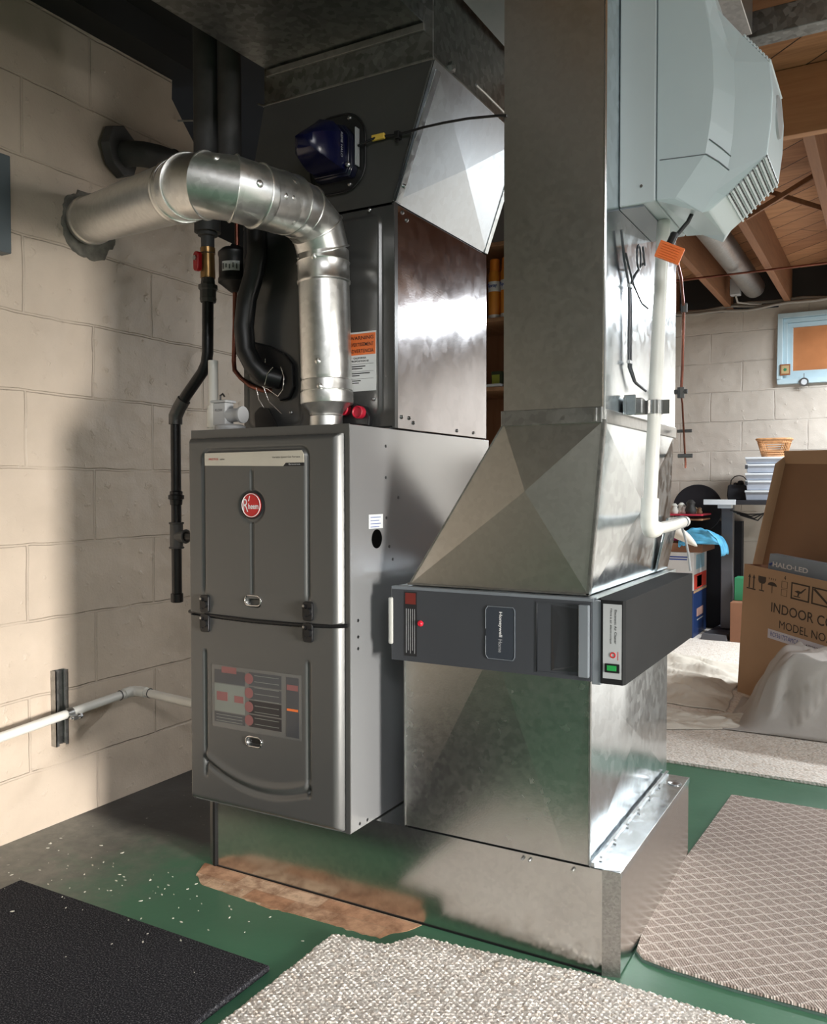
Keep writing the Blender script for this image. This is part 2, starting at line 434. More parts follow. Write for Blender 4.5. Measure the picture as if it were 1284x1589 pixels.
def copy_tree(o, parent=None):
    c = o.copy(); COL.objects.link(c)
    if parent is not None: c.parent = parent
    for ch in list(o.children): copy_tree(ch, c)
    return c
def rrect(cx, cz, w, h, r, n=6):
    """rounded rectangle in a plane, list of (a, b)"""
    out = []
    for (sx, sz, a0) in ((1, 1, 0), (-1, 1, 90), (-1, -1, 180), (1, -1, 270)):
        for k in range(n+1):
            a = math.radians(a0+90*k/n); out.append((cx+sx*(w/2-r)+r*math.cos(a), cz+sz*(h/2-r)+r*math.sin(a)))
    return out
def sstep(a, b, x):
    t = max(0, min(1, (x-a)/(b-a))); return t*t*(3-2*t)

# ================================================================== THE ROOM
XL, XR, YB, YF = -1.04, 4.0, 4.5, -3.6
ZC = 2.34
b = MB(); b.box(XL-.2, XR+.1, YF-.1, YB+.1, -.1, 0)
struct(b.build('floor', m_floor))
# left wall with its broken notch high on the right
prof = [(YF, 0), (2.2, 0), (2.2, 1.70), (.70, 1.80), (.69, 1.98), (.672, 2.045), (.60, 2.12), (.545, 2.18), (.55, 2.335), (YF, 2.335)]
b = MB(); b.prism([(XL, y, z) for y, z in prof], (-.2, 0, 0)); struct(b.build('wall_left', m_wall))
b = MB(); b.box(XL-.05, XL, 2.2, YB, 0, ZC); struct(b.build('wall_left', m_wall))
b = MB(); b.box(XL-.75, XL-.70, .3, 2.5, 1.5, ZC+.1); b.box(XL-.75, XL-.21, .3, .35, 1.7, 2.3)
struct(b.build('cavity_shade_panel', m_sill_shade))  # near-black panels behind the notch, coloured to stand in for cavity shade
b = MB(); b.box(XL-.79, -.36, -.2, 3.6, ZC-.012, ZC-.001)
struct(b.build('ceiling_shade_sheet', m_sill_shade))  # near-black sheet added under the boards in place of ceiling shade
# back wall with the window opening (window x .32-1.05, z 1.60-2.06)
wx0, wx1, wz0, wz1 = .317, 1.10, 1.60, 2.05
b = MB(); b.box(XL, wx0, YB, YB+.2, 0, 2.10); b.box(wx0, wx1, YB, YB+.2, 0, wz0); b.box(wx1, XR, YB, YB+.2, 0, 2.10); b.box(wx0, wx1, YB, YB+.2, wz1, 2.13)
struct(b.build('wall_back', m_wallb))
b = MB(); b.box(XL, XR, YB+.02, YB+.2, 2.13, ZC); struct(b.build('trim_2', m_sill_shade))
m_wplain = plain('painted_room_wall', (.36, .36, .34), .6)
b = MB(); b.box(XR, XR+.1, YF, YB, 0, ZC); struct(b.build('wall_right', m_wplain))
b = MB(); b.box(XL, XR, YF-.1, YF, 0, ZC); struct(b.build('wall_front', m_wplain))
b = MB(); b.box(XL-.8, XR+.1, YF-.1, YB+.2, ZC, ZC+.1); struct(b.build('ceiling', m_subfloor))
b = MB(); b.box(XL-.02, XL+.10, YF, .60, 2.24, ZC); struct(b.build('trim_3', m_sill_shade))

# window: painted frame, sash and a pane coloured like an orange reflection
t = MB()
def frame(mb, x0, x1, y0, y1, z0, z1, w):
    mb.box(x0, x1, y0, y1, z1-w, z1); mb.box(x0, x1, y0, y1, z0, z0+w); mb.box(x0, x0+w, y0, y1, z0+w, z1-w); mb.box(x1-w, x1, y0, y1, z0+w, z1-w)
frame(t, wx0, wx1, 4.46, 4.58, wz0, wz1, .03)
wn = struct(t.build('window_1', m_frame, bevel=.003))
t = MB(); frame(t, wx0+.03, wx1-.03, 4.49, 4.56, wz0+.03, wz1-.03, .028); t.build('window_frame', m_frame, wn, bevel=.003)
t = MB(); frame(t, wx0+.058, wx1-.058, 4.51, 4.55, wz0+.058, wz1-.058, .028); t.build('sash', m_frame, wn, bevel=.002)
t = MB(); t.box(wx0+.08, wx1-.08, 4.53, 4.535, wz0+.08, wz1-.08)
t.build('pane', m_glass_o, wn)

# joists, header, bridging
jx = [-.33, .03-.013, .375, .72, 1.10, 1.48]
for i, x in enumerate(jx):
    y0 = 1.70 if x > .3 else (.75 if x > -.1 else .72)
    b = MB(); b.box(x-.019, x+.019, y0, YB+.05, 2.12, ZC-.002)
    tag(b.build('ceiling_joist', m_joist, bevel=.002), ['brown floor joist above the shelving, mostly behind ducts', 'brown floor joist left of the round duct near the far wall', 'brown floor joist right of the round duct, ending over the block wall', 'brown floor joist at the right edge of the photo above the window', 'brown floor joist beyond the right edge of view, first', 'brown floor joist beyond the right edge of view, second'][i], 'joist', 'ceiling joists')
b = MB(); b.box(.30, 2.2, 1.655, 1.695, 2.115, ZC-.002)
tag(b.build('header_beam', m_header, bevel=.002), 'wide orange-brown timber header crossing the joists behind the humidifier', 'beam')
b = MB(); b.box(.35, 2.2, 1.05, 1.09, 2.20, ZC-.002)
tag(b.build('ceiling_board', m_header, bevel=.002), 'narrower timber board crossing the ceiling in front of the wide header', 'beam')
b = MB(); b.box(.35, 2.2, .98, 1.04, 2.14, 2.19); b.box(.35, 2.2, .98, .985, 2.19, 2.21)
tag(b.build('steel_rail', m_galv_old, bevel=.002), 'dark steel rail running across the ceiling at top right', 'rail')
b = MB()
b.tube([(.39, 2.6, 2.14), (.71, 2.6, 2.30)], .014, 4)
tag(b.build('bridging_strut', m_joist), 'wooden cross bridging strut rising to the right between joists', 'strut')
b = MB()
b.tube([(.39, 2.64, 2.30), (.71, 2.64, 2.14)], .014, 4)
tag(b.build('bridging_strut', m_joist), 'wooden cross bridging strut falling to the right between joists', 'strut')
b = MB(); b.cyl((.20, 2.2, 2.17), (.20, 4.25, 2.19), .066, 28)
tag(b.build('round_duct', m_galv_dull, smooth=40), 'round grey duct running between two joists toward the far wall', 'duct')
b = MB(); b.tube([(-.30, 3.46, 2.103), (.2, 3.47, 2.103), (.9, 3.48, 2.108), (1.6, 3.49, 2.105)], .006, 8)
tag(b.build('copper_pipe', m_copper, smooth=60), 'thin copper pipe slung crosswise under the joists', 'pipe')
# wires clipped along the top of the back wall
for i in range(3):
    pts = [(x, 4.455-.012*i, 2.12-.014*i+.008*math.sin(x*7+i*2)+.006*math.sin(x*17+i)+(x+.5)*.012) for x in [-.5+.08*k for k in range(22)]]
    b = MB(); b.tube(pts, .0095, 8)
    tag(b.build('grey_cable', m_wirew, smooth=60), ['grey cable along the top of the back block wall, highest of the bundle', 'grey cable along the top of the back block wall, middle of the bundle', 'grey cable along the top of the back block wall, lowest of the bundle'][i], 'cable', 'cables on top of the back wall')
t = thing('junction_box', 'small grey electrical box with a cable below the joists near the back wall', 'electrical box', (.1, 4.2, 2.14))
b = MB(); b.box(.07, .13, 4.17, 4.23, 2.14, 2.24); b.build('box_body', m_lightgrey, t, bevel=.003)
b = MB(); b.tube([(.10, 4.2, 2.14), (.11, 4.22, 2.10), (.16, 4.35, 2.11), (.22, 4.44, 2.12)], .006, 6); b.build('cable', m_wirew, t, smooth=60)

# ================================================================== FLOOR COVERINGS
# black mat
b = MB(); b.box(-.80, -.052, -1.3, -.205, .0, .012)
t = tag(b.build('floor_mat', m_mat, bevel=.003), 'black speckled rubber-backed mat lying on the green floor at lower left', 'mat')
# near berber carpet with a cut, frayed back edge
def edge_y(x):
    pts = [(-.03, -.04), (.10, -.022), (.115, .0), (.14, .040), (.215, .045), (.50, .080), (.80, .066), (1.6, .05)]
    for (a, ya), (c, yc) in zip(pts, pts[1:]):
        if x <= c: return ya+(yc-ya)*(x-a)/(c-a)
    return pts[-1][1]
def berber_near():
    b = MB(); st = .0035; nx, ny = int(1.25/st), int(.60/st)
    ca, sa = math.cos(.5), math.sin(.5)
    idx = {}
    vs = []; fs = []
    def hgt(x, y):
        u = (x*ca+y*sa)/.0115; v = (-x*sa+y*ca)/.0085
        r = math.floor(v); uu = u+.5*(r % 2)
        h = abs(math.sin(PI*uu))**.5*abs(math.sin(PI*v))**.5
        n1 = noise.noise(Vector((math.floor(uu)*1.7, r*2.3, 0)))
        return .006+.0065*h*(1+.35*n1)+.001*noise.noise(Vector((x*20, y*20, 0)))
    for i in range(nx+1):
        x = -.022+i*st
        for j in range(ny+1):
            y = -.52+j*st
            ye = edge_y(x)+.006*noise.noise(Vector((x*90, 1, 0)))
            if y > ye+st: continue
            xe = -.020+.003*noise.noise(Vector((y*80, 5, 0)))
            edge = min(ye-y, x-xe); z = hgt(x, y)*sstep(-.004, .006, edge)
            idx[(i, j)] = len(vs); vs.append((x, y, max(.001, z)))
    for (i, j), a in idx.items():
        q = [(i, j), (i+1, j), (i+1, j+1), (i, j+1)]
        if all(k in idx for k in q): fs.append([idx[k] for k in q])
    b.add(vs, fs); return b
tag(berber_near().build('loop_pile_carpet', m_berber, smooth=180), 'cream loop-pile carpet in the foreground with a ragged cut edge at the metal base', 'carpet')
b = MB(); b.prism([(-.9, 1.46, .0), (XR, 1.46, .0), (XR, 4.5, .0), (-.9, 4.5, .0)], (0, 0, .009))
tag(b.build('loop_pile_carpet', m_berber_far), 'cream loop-pile carpet covering the far half of the floor', 'carpet')
# diamond rug with slightly bowed left edge
outl = [(.551, .205), (.541, .30), (.539, .40), (.540, .52), (.545, .70), (.558, .95), (.571, 1.215), (1.9, 1.235), (1.9, .155), (.74, .165), (.62, .172), (.57, .182)]
t = thing('sample_rug', 'beige diamond-pattern rug offcut with a bowed left edge beside the metal base', 'rug', (.55, .2, 0))
b = MB(); b.prism([(x, y, .0045) for x, y in outl], (0, 0, .0065)); b.build('pile', m_rug, t, bevel=.0015)
b = MB(); b.prism([(x-.002*(1 if x < 1 else 0), y-.002*(1 if y < .5 else -1), .0) for x, y in outl], (0, 0, .0045)); b.build('backing', m_rubber, t)
# worn patch of brick-coloured floor in front of the base
pp = [(-.50, .093), (-.47, .03), (-.42, .004), (-.30, -.002), (-.235, -.010), (-.15, -.002), (-.05, .0), (.03, .0), (.070, .004), (.080, .030), (.105, .055), (.12, .093)]
rr = []
for (x0, y0), (x1, y1) in zip(pp, pp[1:]):
    for k in range(6):
        x = x0+(x1-x0)*k/6; y = y0+(y1-y0)*k/6; rr.append((x, y+.006*noise.noise(Vector((x*60, y*60, 0))), .0))
rr.append((.12, .093, .0))
b = MB(); b.prism(rr, (0, 0, .0012)); tag(b.build('worn_floor_patch', m_patch_()), 'strip of bare orange-brown floor along the foot of the metal base', 'floor patch')
# debris
deb = MB()
spots = []
for k in range(90):
    x = random.gauss(-.55, .2); y = random.gauss(-.12, .10)
    if x < -1.0 or y > .05: continue
    z = .012 if (x < -.052 and y < -.205) else 0.0
    s_ = random.uniform(.0012, .005); a = random.random()*PI
    dx, dy = s_*math.cos(a), s_*math.sin(a)
    deb.prism([(x-dx, y-dy, z), (x+dy*.4, y-dx*.4, z), (x+dx, y+dy, z), (x-dy*.4, y+dx*.4, z)], (0, 0, .0012))
tag(deb.build('plaster_crumbs', plain('plaster_crumb', (.62, .6, .52), .9)), 'scattered pale plaster crumbs on the green floor and black mat', 'debris', kind='stuff')

# drop cloths
def fold(x, y, s=1.): 
    return .5+.5*noise.noise(Vector((x*3.2+y*1.5, y*13*s, .3)))
def cloth_patch(name, label, quad, mt, amp, seed, nu=90, nv=60):
    A, B, Cc, D = [Vector((*q, 0)) for q in quad]
    def fn(u, v):
        p = (A*(1-u)+B*u)*(1-v)+(D*(1-u)+Cc*u)*v
        n1 = noise.noise(Vector((p.x*3+seed, p.y*11+p.x*4, seed))); n2 = noise.noise(Vector((p.x*9, p.y*34+p.x*12, seed+3)))+.6*noise.noise(Vector((p.x*14, p.y*60-p.x*20, seed+5)))
        e = min(1, 8*min(u, 1-u, v, 1-v))
        z = .013+amp*max(0, .2+n1)*e+amp*.45*max(0, n2)*e
        w = .02*noise.noise(Vector((u*6, v*6, seed+9)))
        return (p.x+w, p.y+w, z)
    b = MB(); b.grid(fn, nu, nv); return tag(b.build(name, mt, smooth=180, solid=.002), label, 'drop cloth')
cloth_patch('drop_cloth', 'cream canvas drop cloth spread over the far carpet behind the metal base', [(-.3, 2.32), (.39, 2.20), (.325, 3.2), (-.3, 3.5)], m_canvas, .05, 2.)
cloth_patch('drop_cloth', 'rumpled white drop cloth strip nearest the green floor, joining the draped heap', [(-.05, 1.66), (.47, 1.96), (.56, 2.16), (-.05, 2.12)], m_canvas, .028, 7.)
# draped heap
def heap(u, v):
    x = .42+u*.56; y1_ = min(2.54, 2.62-.922*(x-.372)-.06) if True else 0
    y = 1.935+v*max(.10, (y1_-1.935))
    cx = (x-.42)
    ridge = .30*sstep(0, .22, cx-.10*abs(v-.55))*(1-.55*sstep(.55, 1.2, cx))
    env = sstep(0, .16, v)**.7*(1-sstep(.86, 1.0, v))
    h = ridge*env
    f = .016*math.sin((x*1.0-y*1.2)*55+3*noise.noise(Vector((x*4, y*4, 0))))*sstep(.02, .12, h)*(1-.6*sstep(.15, .3, h))
    f += .02*noise.noise(Vector((x*9-y*6, y*7, 4)))*sstep(0.01, .1, h)
    dg = (x-.42)*1.2-(h)*1.1
    for c_, w_, a_ in ((.10, .018, .028), (.17, .012, -.014), (.24, .02, .02), (.36, .015, .016)): f += a_*math.exp(-((dg-c_+.25*(v-.3))/w_)**2)*sstep(.02, .09, h)*(1-.85*sstep(.17, .27, h))
    pull = .03*(1-v)*sstep(.05, .3, h)
    return (x+.02*noise.noise(Vector((x*6, y*6, 8))), y+.04*f/.02*.25-pull, .014+max(0, h+f))
b = MB(); b.grid(heap, 130, 90)
tag(b.build('draped_heap', m_tarp, smooth=180, solid=.002), 'grey-beige canvas drop cloth draped over a low rounded heap in front of the big carton', 'drop cloth')

# ================================================================== FURNACE
FW = .4417; ZB0, ZB1 = .206, 1.070; FD = .70
fur = thing('gas_furnace', 'tall dark grey gas furnace with embossed doors and a red round badge', 'furnace', (-.22, .0, ZB0))
b = MB(); b.box(-FW, 0, 0.0, FD, ZB0, ZB1)
b.build('cabinet', m_side, fur, bevel=.0012)
b = MB(); b.box(-FW+.001, .0005, -.003, 0.0, ZB1-.018, ZB1+.001); b.box(-.010, .0008, -.003, .0, ZB0+.001, ZB1-.018); b.box(-FW, -FW+.008, -.003, .0, ZB0+.001, ZB1-.018)
b.build('front_trim', m_door, fur)
b = MB()
for (y, z) in [(.03, .655), (.03, .62), (.03, .595), (.145, 1.03), (.145, .96), (.147, .87), (.20, .915), (.16, .805), (.175, .775), (.18, .68), (.19, .64), (.065, .215), (.035, .217)]:
    b = MB(); b.cyl((-.001, y, z), (.0008, y, z), .0035, 12); b.build('screw_hole', m_black, fur)
b = MB(); b.cyl((-.001, .106, .825), (.0010, .106, .825), .021, 32); b.build('knockout_hole', plain('hole_black', (.002, .002, .002), .9, spec=.0), fur, smooth=40)
b = MB(); b.box(0, .0006, .074, .132, .848, .879); lb = b.build('rating_sticker', m_paper, fur)
for i in range(4):
    b = MB(); b.box(.0006, .0009, .080, .122-.006*(i % 2), .872-.007*i, .8735-.007*i); b.build('printed_line', m_inkblue, lb)
# embossed door as height field; local (a,z): a from left edge
DL, DR = -FW+.002, -.012
def groove(d, w, depth): 
    return depth*max(0, 1-(abs(d)/w)**2) if abs(d) < w else 0
def rbox_d(x, z, x0, x1, z0, z1, r):
    cx, cz = (x0+x1)/2, (z0+z1)/2; qx = abs(x-cx)-(x1-x0)/2+r; qz = abs(z-cz)-(z1-z0)/2+r
    return math.hypot(max(qx, 0), max(qz, 0))+min(max(qx, qz), 0)-r
def make_door(top, z0, z1):
    def h(x, z):
        e = min(x-DL, DR-x); t_ = .020
        out = t_*(1-(1-min(1, max(0, (DR-x))/.020))**2.2) if DR-x < .020 else t_
        if x-DL < .012: out = min(out, t_*(1-(1-min(1, (x-DL)/.012))**2))
        if top:
            if z1-z < .012: out = min(out, t_*(1-(1-(z1-z)/.012)**2)*.6+.4*t_)
            # inner panel: inverted U
            d = rbox_d(x, z, -.386, -.094, z0-.2, 1.022, .018)
            fade = sstep(.690, .715, z)
            out += -.0055*math.exp(-(d/.0045)**2)*fade+.0025*sstep(.004, -.004, d)*fade
            dg = x+.243
            f2 = sstep(.700, .712, z)*(1-sstep(.970, .985, z))*(0 if abs(z-.899) < .036 else 1)
            out -= groove(dg, .006, .004)*f2
            rl = math.hypot(x+.243, z-.899)
            out -= .003*math.exp(-((rl-.032)/.004)**2)
        else:
            fade = sstep(.268, .285, z)*(1-sstep(.560, .575, z))
            for gx in (-.386, -.094): out += -.0055*math.exp(-((x-gx)/.0045)**2)*fade
            # smile-shaped emboss at the bottom
            za = .262+.038*((x+.24)/.15)**2*(1)-.012*(x+.24)/.15
            d = (z-za)
            inx = sstep(-.395, -.385, x)*(1-sstep(-.095, -.085, x))
            out += inx*(-.006*math.exp(-((d-.0)/.007)**2)+.004*math.exp(-((d-.016)/.008)**2))
            if z-z0 < .012: out = min(out, t_*(1-(1-(z-z0)/.012)**2)*.6+.4*t_)
        # handle recess
        hz = .688 if top else .373
        d = rbox_d(x, z, -.263, -.223, hz-.009, hz+.009, .008)
        out -= .010*sstep(.001, -.003, d)
        return out
    nx, nz = 200, int((z1-z0)/.0021)
    def fn(u, v):
        x = DL+(DR-DL)*u; z = z0+(z1-z0)*v
        zz = z-(.006*4*u*(1-u) if True else 0)*(1-v if top else v)*1.0
        return (x, -.001-h(x, z), zz)
    b = MB(); b.grid(fn, nx, nz)
    # returns at the edges
    for (u0, u1, v0, v1) in ((0, 1, 0, 0), (0, 1, 1, 1), (0, 0, 0, 1), (1, 1, 0, 1)):
        n_ = 60; a = [fn(u0+(u1-u0)*k/n_, v0+(v1-v0)*k/n_) for k in range(n_+1)]
        b.loft([[Vector(p) for p in a], [Vector((p[0], 0, p[2])) for p in a]], cap=False, closed=False)
    return b
du = make_door(True, .6515, 1.051).build('upper_door', m_door, fur, smooth=50)
dl = make_door(False, .213, .6440).build('lower_door', m_door, fur, smooth=50)
b = MB(); b.tube([(DL-.002, -.012, .6490), (-.34, -.023, .6455), (-.24, -.0245, .6435), (-.12, -.023, .6440), (DR-.002, -.018, .648), (.002, -.012, .650)], .0042, 8)
b.build('door_gasket', m_black, fur, smooth=60)
# latches
for (x, z, d) in ((-.382, .672, du), (-.091, .675, du), (-.382, .628, dl), (-.091, .630, dl)):
    b = MB(); pts = rrect(x, z, .025, .041, .006, 4); b.prism([(p[0], -.0205, p[1]) for p in pts], (0, -.007, 0))
    l_ = b.build('latch', m_black, d, bevel=.001)
    b = MB(); b.cyl((x+.004, -.027, z), (x+.004, -.035, z), .008, 20); b.box(x-.010, x-.004, -.031, -.027, z-.012, z+.014)
    b.build('latch_knob', m_blackpipe, l_, smooth=40)
    b = MB(); b.cyl((x-.007, -.031, z+.012), (x-.007, -.0325, z+.012), .0028, 10); b.build('screw', m_screw, l_)
for (hz, d) in ((.688, du), (.373, dl)):
    pts = rrect(-.243, hz, .044, .022, .010, 6)
    b = MB(); b.tube([(p[0], -.0225, p[1]) for p in pts]+[(pts[0][0], -.0225, pts[0][1])], .0016, 6, cap=False)
    hnd = b.build('handle_ring', m_chrome, d, smooth=60)
    if d is dl:
        b = MB(); p2 = rrect(-.241, hz, .030, .012, .005, 4); b.prism([(p[0], -.0125, p[1]) for p in p2], (0, -.001, 0)); b.build('handle_opening', m_black, d)
# badge strip
ang = [(-.379, 1.016), (-.379, .988), (-.155, .984), (-.148, .991), (-.100, .991), (-.100, 1.008), (-.106, 1.017)]
b = MB(); b.prism([(x, -.0235, z) for x, z in ang], (0, -.0015, 0)); st = b.build('name_strip', m_cream, du)
b = MB(); b.prism([(x, -.0235, z) for x, z in [(-.155, .984), (-.148, .991), (-.100, .991), (-.100, .984)]], (0, -.0012, 0)); b.build('name_strip_corner', m_ink, du)
text('PRESTIGE', .0048, (-.352, -.0252, 1.002), (1, 0, 0), (0, 0, 1), m_inkred, st, width=.028, bold=.01)
text('series', .0038, (-.326, -.0252, 1.0018), (1, 0, 0), (0, 0, 1), m_ink, st, width=.013)
text('Variable Speed Gas Furnace', .0050, (-.147, -.0252, 1.003), (1, 0, 0), (0, 0, 1), m_ink, st, width=.075)
text('Ecosense', .0030, (-.124, -.0252, .9878), (1, 0, 0), (0, 0, 1), m_inkwhite, st, width=.030)
# round badge
b = MB(); b.cyl((-.243, -.0195, .899), (-.243, -.0245, .899), .031, 48); bd = b.build('badge_rim', m_ink, du, smooth=40)
b = MB(); b.cyl((-.243, -.0245, .899), (-.243, -.0265, .899), .027, 48); b.build('badge_disc', m_logored, bd, smooth=40)
b = MB(); b.torus((-.243, -.0266, .899), (0, 1, 0), .0255, .0009, 48, 6); b.build('badge_ring', m_inkwhite, bd, smooth=60)
text('R', .029, (-.2575, -.0268, .899), (1, 0, 0), (0, 0, 1), m_inkwhite, bd, width=.014)
text('heem', .0125, (-.236, -.0268, .897), (1, 0, 0), (0, 0, 1), m_inkwhite, bd, width=.029, bold=.02)
b = MB(); b.prism([(-.2510, -.0267, .908), (-.2485, -.0267, .908), (-.2455, -.0267, .9195), (-.2475, -.0267, .9195)], (0, -.0004, 0)); b.build('lettering', m_inkwhite, bd)
# diagram sticker on lower door
Y0 = -.0212
b = MB(); b.box(-.365, -.112, Y0-.0004, Y0, .393, .535); sk = b.build('diagram_sticker', plain('clear_grey_sticker', (.15, .15, .145), .12, .3), dl)
def qd(x0, x1, z0, z1, m_, nm='printed_panel', y=Y0-.0008):
    b = MB(); b.box(x0, x1, y, y+.0004, z0, z1); b.build(nm, m_, sk)
m_pk = plain('diagram_pink', (.24, .10, .10), .15, .2); m_dk = plain('diagram_dark', (.035, .033, .036), .1, .3); m_mid = plain('diagram_grey', (.075, .078, .085), .12, .3); m_pale = plain('diagram_pale', (.20, .22, .20), .15, .2)
qd(-.357, -.268, .495, .525, m_mid); qd(-.357, -.268, .430, .493, m_pale); qd(-.357, -.268, .405, .428, m_mid)
qd(-.335, -.292, .519, .533, m_pk, 'printed_heading', Y0-.0012)
for i, (z0, z1) in enumerate([(.498, .528), (.468, .495), (.436, .465), (.406, .433)]): qd(-.256, -.165, z0, z1, m_dk if i > 1 else m_mid); 
for z in (.513, .481, .450, .420):
    b = MB(); b.cyl((-.256, Y0-.0008, z), (-.256, Y0-.0012, z), .012, 20); b.build('printed_disc', m_pk, sk)
qd(-.350, -.318, .455, .475, m_pk, 'printed_block', Y0-.0012); qd(-.298, -.272, .455, .470, m_pk, 'printed_block', Y0-.0012)
qd(-.152, -.118, .398, .528, m_mid); qd(-.150, -.120, .500, .512, m_pk, 'printed_block', Y0-.0012); qd(-.150, -.120, .455, .460, m_worange, 'printed_block', Y0-.0012)
for k in range(9): qd(-.240, -.172, .521-.0135*k, .5222-.0135*k, m_pale, 'printed_line', Y0-.0012)
for k in range(3): qd(-.352, -.275, .408+.007*k, .4092+.007*k, m_pale, 'printed_line', Y0-.0012)

# ---- supply coil cabinet
CY0, CY1, CZ1 = .185, .6846, 1.58
coil = thing('coil_cabinet', 'dark grey coil cabinet on top of the furnace with a mirror-like right side', 'coil cabinet', (-.22, CY0, ZB1+.002))
b = MB(); b.box(-FW, 0, CY0+.002, CY1, ZB1+.002, CZ1)
b.cur = 0; b.build('cabinet', m_coilside, coil, bevel=.002)
def coilfront(u, v):
    x = -FW+.001+(FW-.002)*u; z = ZB1+.004+(CZ1-ZB1-.006)*v
    d = rbox_d(x, z, -.235, -.033, 1.10, 1.558, .022); d2 = rbox_d(x, z, -.42, -.26, 1.09, 1.56, .02)
    o = .006+.006*sstep(.004, -.005, d)-.0015*math.exp(-((d2)/.004)**2)
    if min(u, 1-u) < .004 or min(v, 1-v) < .004: o = 0
    return (x, CY0+.002-o, z)
b = MB(); b.grid(coilfront, 150, 130); cf = b.build('front_panel', m_coil, coil, smooth=50)
b = MB()
for x, z in ((-.05, 1.14), (-.30, 1.60-.35), (-.29, 1.12), (-.06, 1.57), (-.35, 1.27)): b.lathe((x, CY0-.010 if x > -.2 else CY0-.005, z), (0, -1, 0), [(0, .0045), (.002, .0045), (.004, .002)], 12)
for y, z in ((.22, 1.567), (.24, 1.555), (.215, 1.10), (.27, 1.09), (.25, 1.10), (.50, 1.085), (.60, 1.085)): b.lathe((.0, y, z), (1, 0, 0), [(0, .0045), (.002, .0045), (.004, .002)], 12)
b.build('screw', m_screw, coil, smooth=40)
b = MB(); b.box(-.005, .002, CY0-.004, CY0+.012, ZB1+.003, CZ1); b.build('corner_post', m_coil, coil, bevel=.001)
# warning label
YW = CY0-.0102
wl = MB(); wl.box(-.130, -.043, YW-.0004, YW, 1.160, 1.296); wl = wl.build('warning_label', m_paper, cf)
b = MB(); b.box(-.1285, -.0445, YW-.0008, YW-.0004, 1.243, 1.292); b.build('orange_field', m_worange, wl)
for s_, z in (('WARNING', 1.282), ('AVERTISSEMENT', 1.267), ('ADVERTENCIA', 1.252)): text(s_, .0085, (-.0825, YW-.0009, z), (1, 0, 0), (0, 0, 1), m_ink, wl, width=.066, bold=.01)
text('CALIFORNIA', .0045, (-.087, YW-.0005, 1.236), (1, 0, 0), (0, 0, 1), m_ink, wl, width=.035, bold=.02)
text('PROPOSITION 65', .0045, (-.087, YW-.0005, 1.229), (1, 0, 0), (0, 0, 1), m_ink, wl, width=.048, bold=.02)
for z, x0, x1 in ((1.222, -.125, -.05), (1.216, -.118, -.072), (1.211, -.118, -.080), (1.205, -.125, -.05), (1.200, -.120, -.060), (1.195, -.120, -.088), (1.188, -.125, -.05), (1.183, -.122, -.085), (1.178, -.122, -.090)):
    b = MB(); b.box(x0, x1, YW-.0008, YW-.0004, z, z+(.0006 if x1 == -.05 else .0022)); b.build('printed_line', m_ink, wl)
# drain stubs
dr = thing('drain_cap_block', 'black drain block with two round red caps low on the coil cabinet front', 'drain cap', (-.095, CY0-.012, 1.11))
b = MB(); pts = [(-.135, 1.085), (-.052, 1.078), (-.050, 1.100), (-.062, 1.122), (-.12, 1.138), (-.135, 1.138)]
b.prism([(x, CY0-.012, z) for x, z in pts], (0, -.018, 0)); b.build('block', m_black, dr, bevel=.003)
for x, z in ((-.113, 1.118), (-.073, 1.109)):
    b = MB(); b.lathe((x, CY0-.03, z), (0, -1, 0), [(0, .0145), (.014, .0145), (.016, .0125), (.013, .010)], 28); b.build('cap', m_redcap, dr, smooth=40)

# ---- supply transition (coil -> trunk)
TZ0, TZ1 = CZ1+.002, 1.873
A = (-FW-.0, CY0, TZ0); B = (0, CY0, TZ0); Cb = (0, CY1, TZ0); D = (-FW, CY1, TZ0)
A2 = (-.372, CY0, TZ1); B2 = (.103, CY0, TZ1); C2 = (.103, CY1, TZ1); D2 = (-.372, CY1, TZ1)
def crossface(mb, q, push, t=(.5, .5), ctr=None):
    q = [Vector(p) for p in q]; c = sum(q, Vector())/4 if ctr is None else Vector(ctr)
    n = (q[1]-q[0]).cross(q[3]-q[0]).normalized(); c = c+n*push
    mb.add(q+[c], [(0, 1, 4), (1, 2, 4), (2, 3, 4), (3, 0, 4)])
tr = thing('supply_transition', 'flared sheet-metal transition above the coil cabinet with a bright creased right face', 'duct transition', (-.18, CY0, TZ0))
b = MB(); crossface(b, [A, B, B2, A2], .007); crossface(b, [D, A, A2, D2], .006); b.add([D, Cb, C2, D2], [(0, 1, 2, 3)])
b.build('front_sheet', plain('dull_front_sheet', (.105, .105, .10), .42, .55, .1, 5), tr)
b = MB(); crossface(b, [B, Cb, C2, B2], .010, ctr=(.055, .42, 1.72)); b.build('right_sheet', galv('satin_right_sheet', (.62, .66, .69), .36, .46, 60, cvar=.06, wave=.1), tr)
def strip(mb, p0, p1, w, n, th=.003):
    p0, p1, w, n = Vector(p0), Vector(p1), Vector(w), Vector(n).normalized()*th
    mb.loft([[p0, p1, p1+w, p0+w], [p+n for p in (p0, p1, p1+w, p0+w)]])
b = MB(); strip(b, (.002, CY0-.001, TZ0), (.105, CY0-.001, TZ1-.02), (.000, .022, 0), (1, 0, -.35)); strip(b, (-.006, CY0-.0, TZ0), (.097, CY0-.0, TZ1), (.006, -.003, 0), (0, -1, 0))
b.build('edge_seam', m_galv_bright, tr, bevel=.001)
b = MB(); strip(b, (.0, CY1-.02, TZ0), (.104, CY1-.02, TZ1), (0, .02, 0), (1, 0, -.35))
b.build('edge_seam', m_galv_bright, tr, bevel=.001)
b = MB()
for k in (.12, .82): 
    b.lathe((.005+.103*k, CY0+.012, TZ0+(TZ1-TZ0)*k), (1, 0, -.35), [(0, .005), (.004, .005), (.006, .003)], 12)
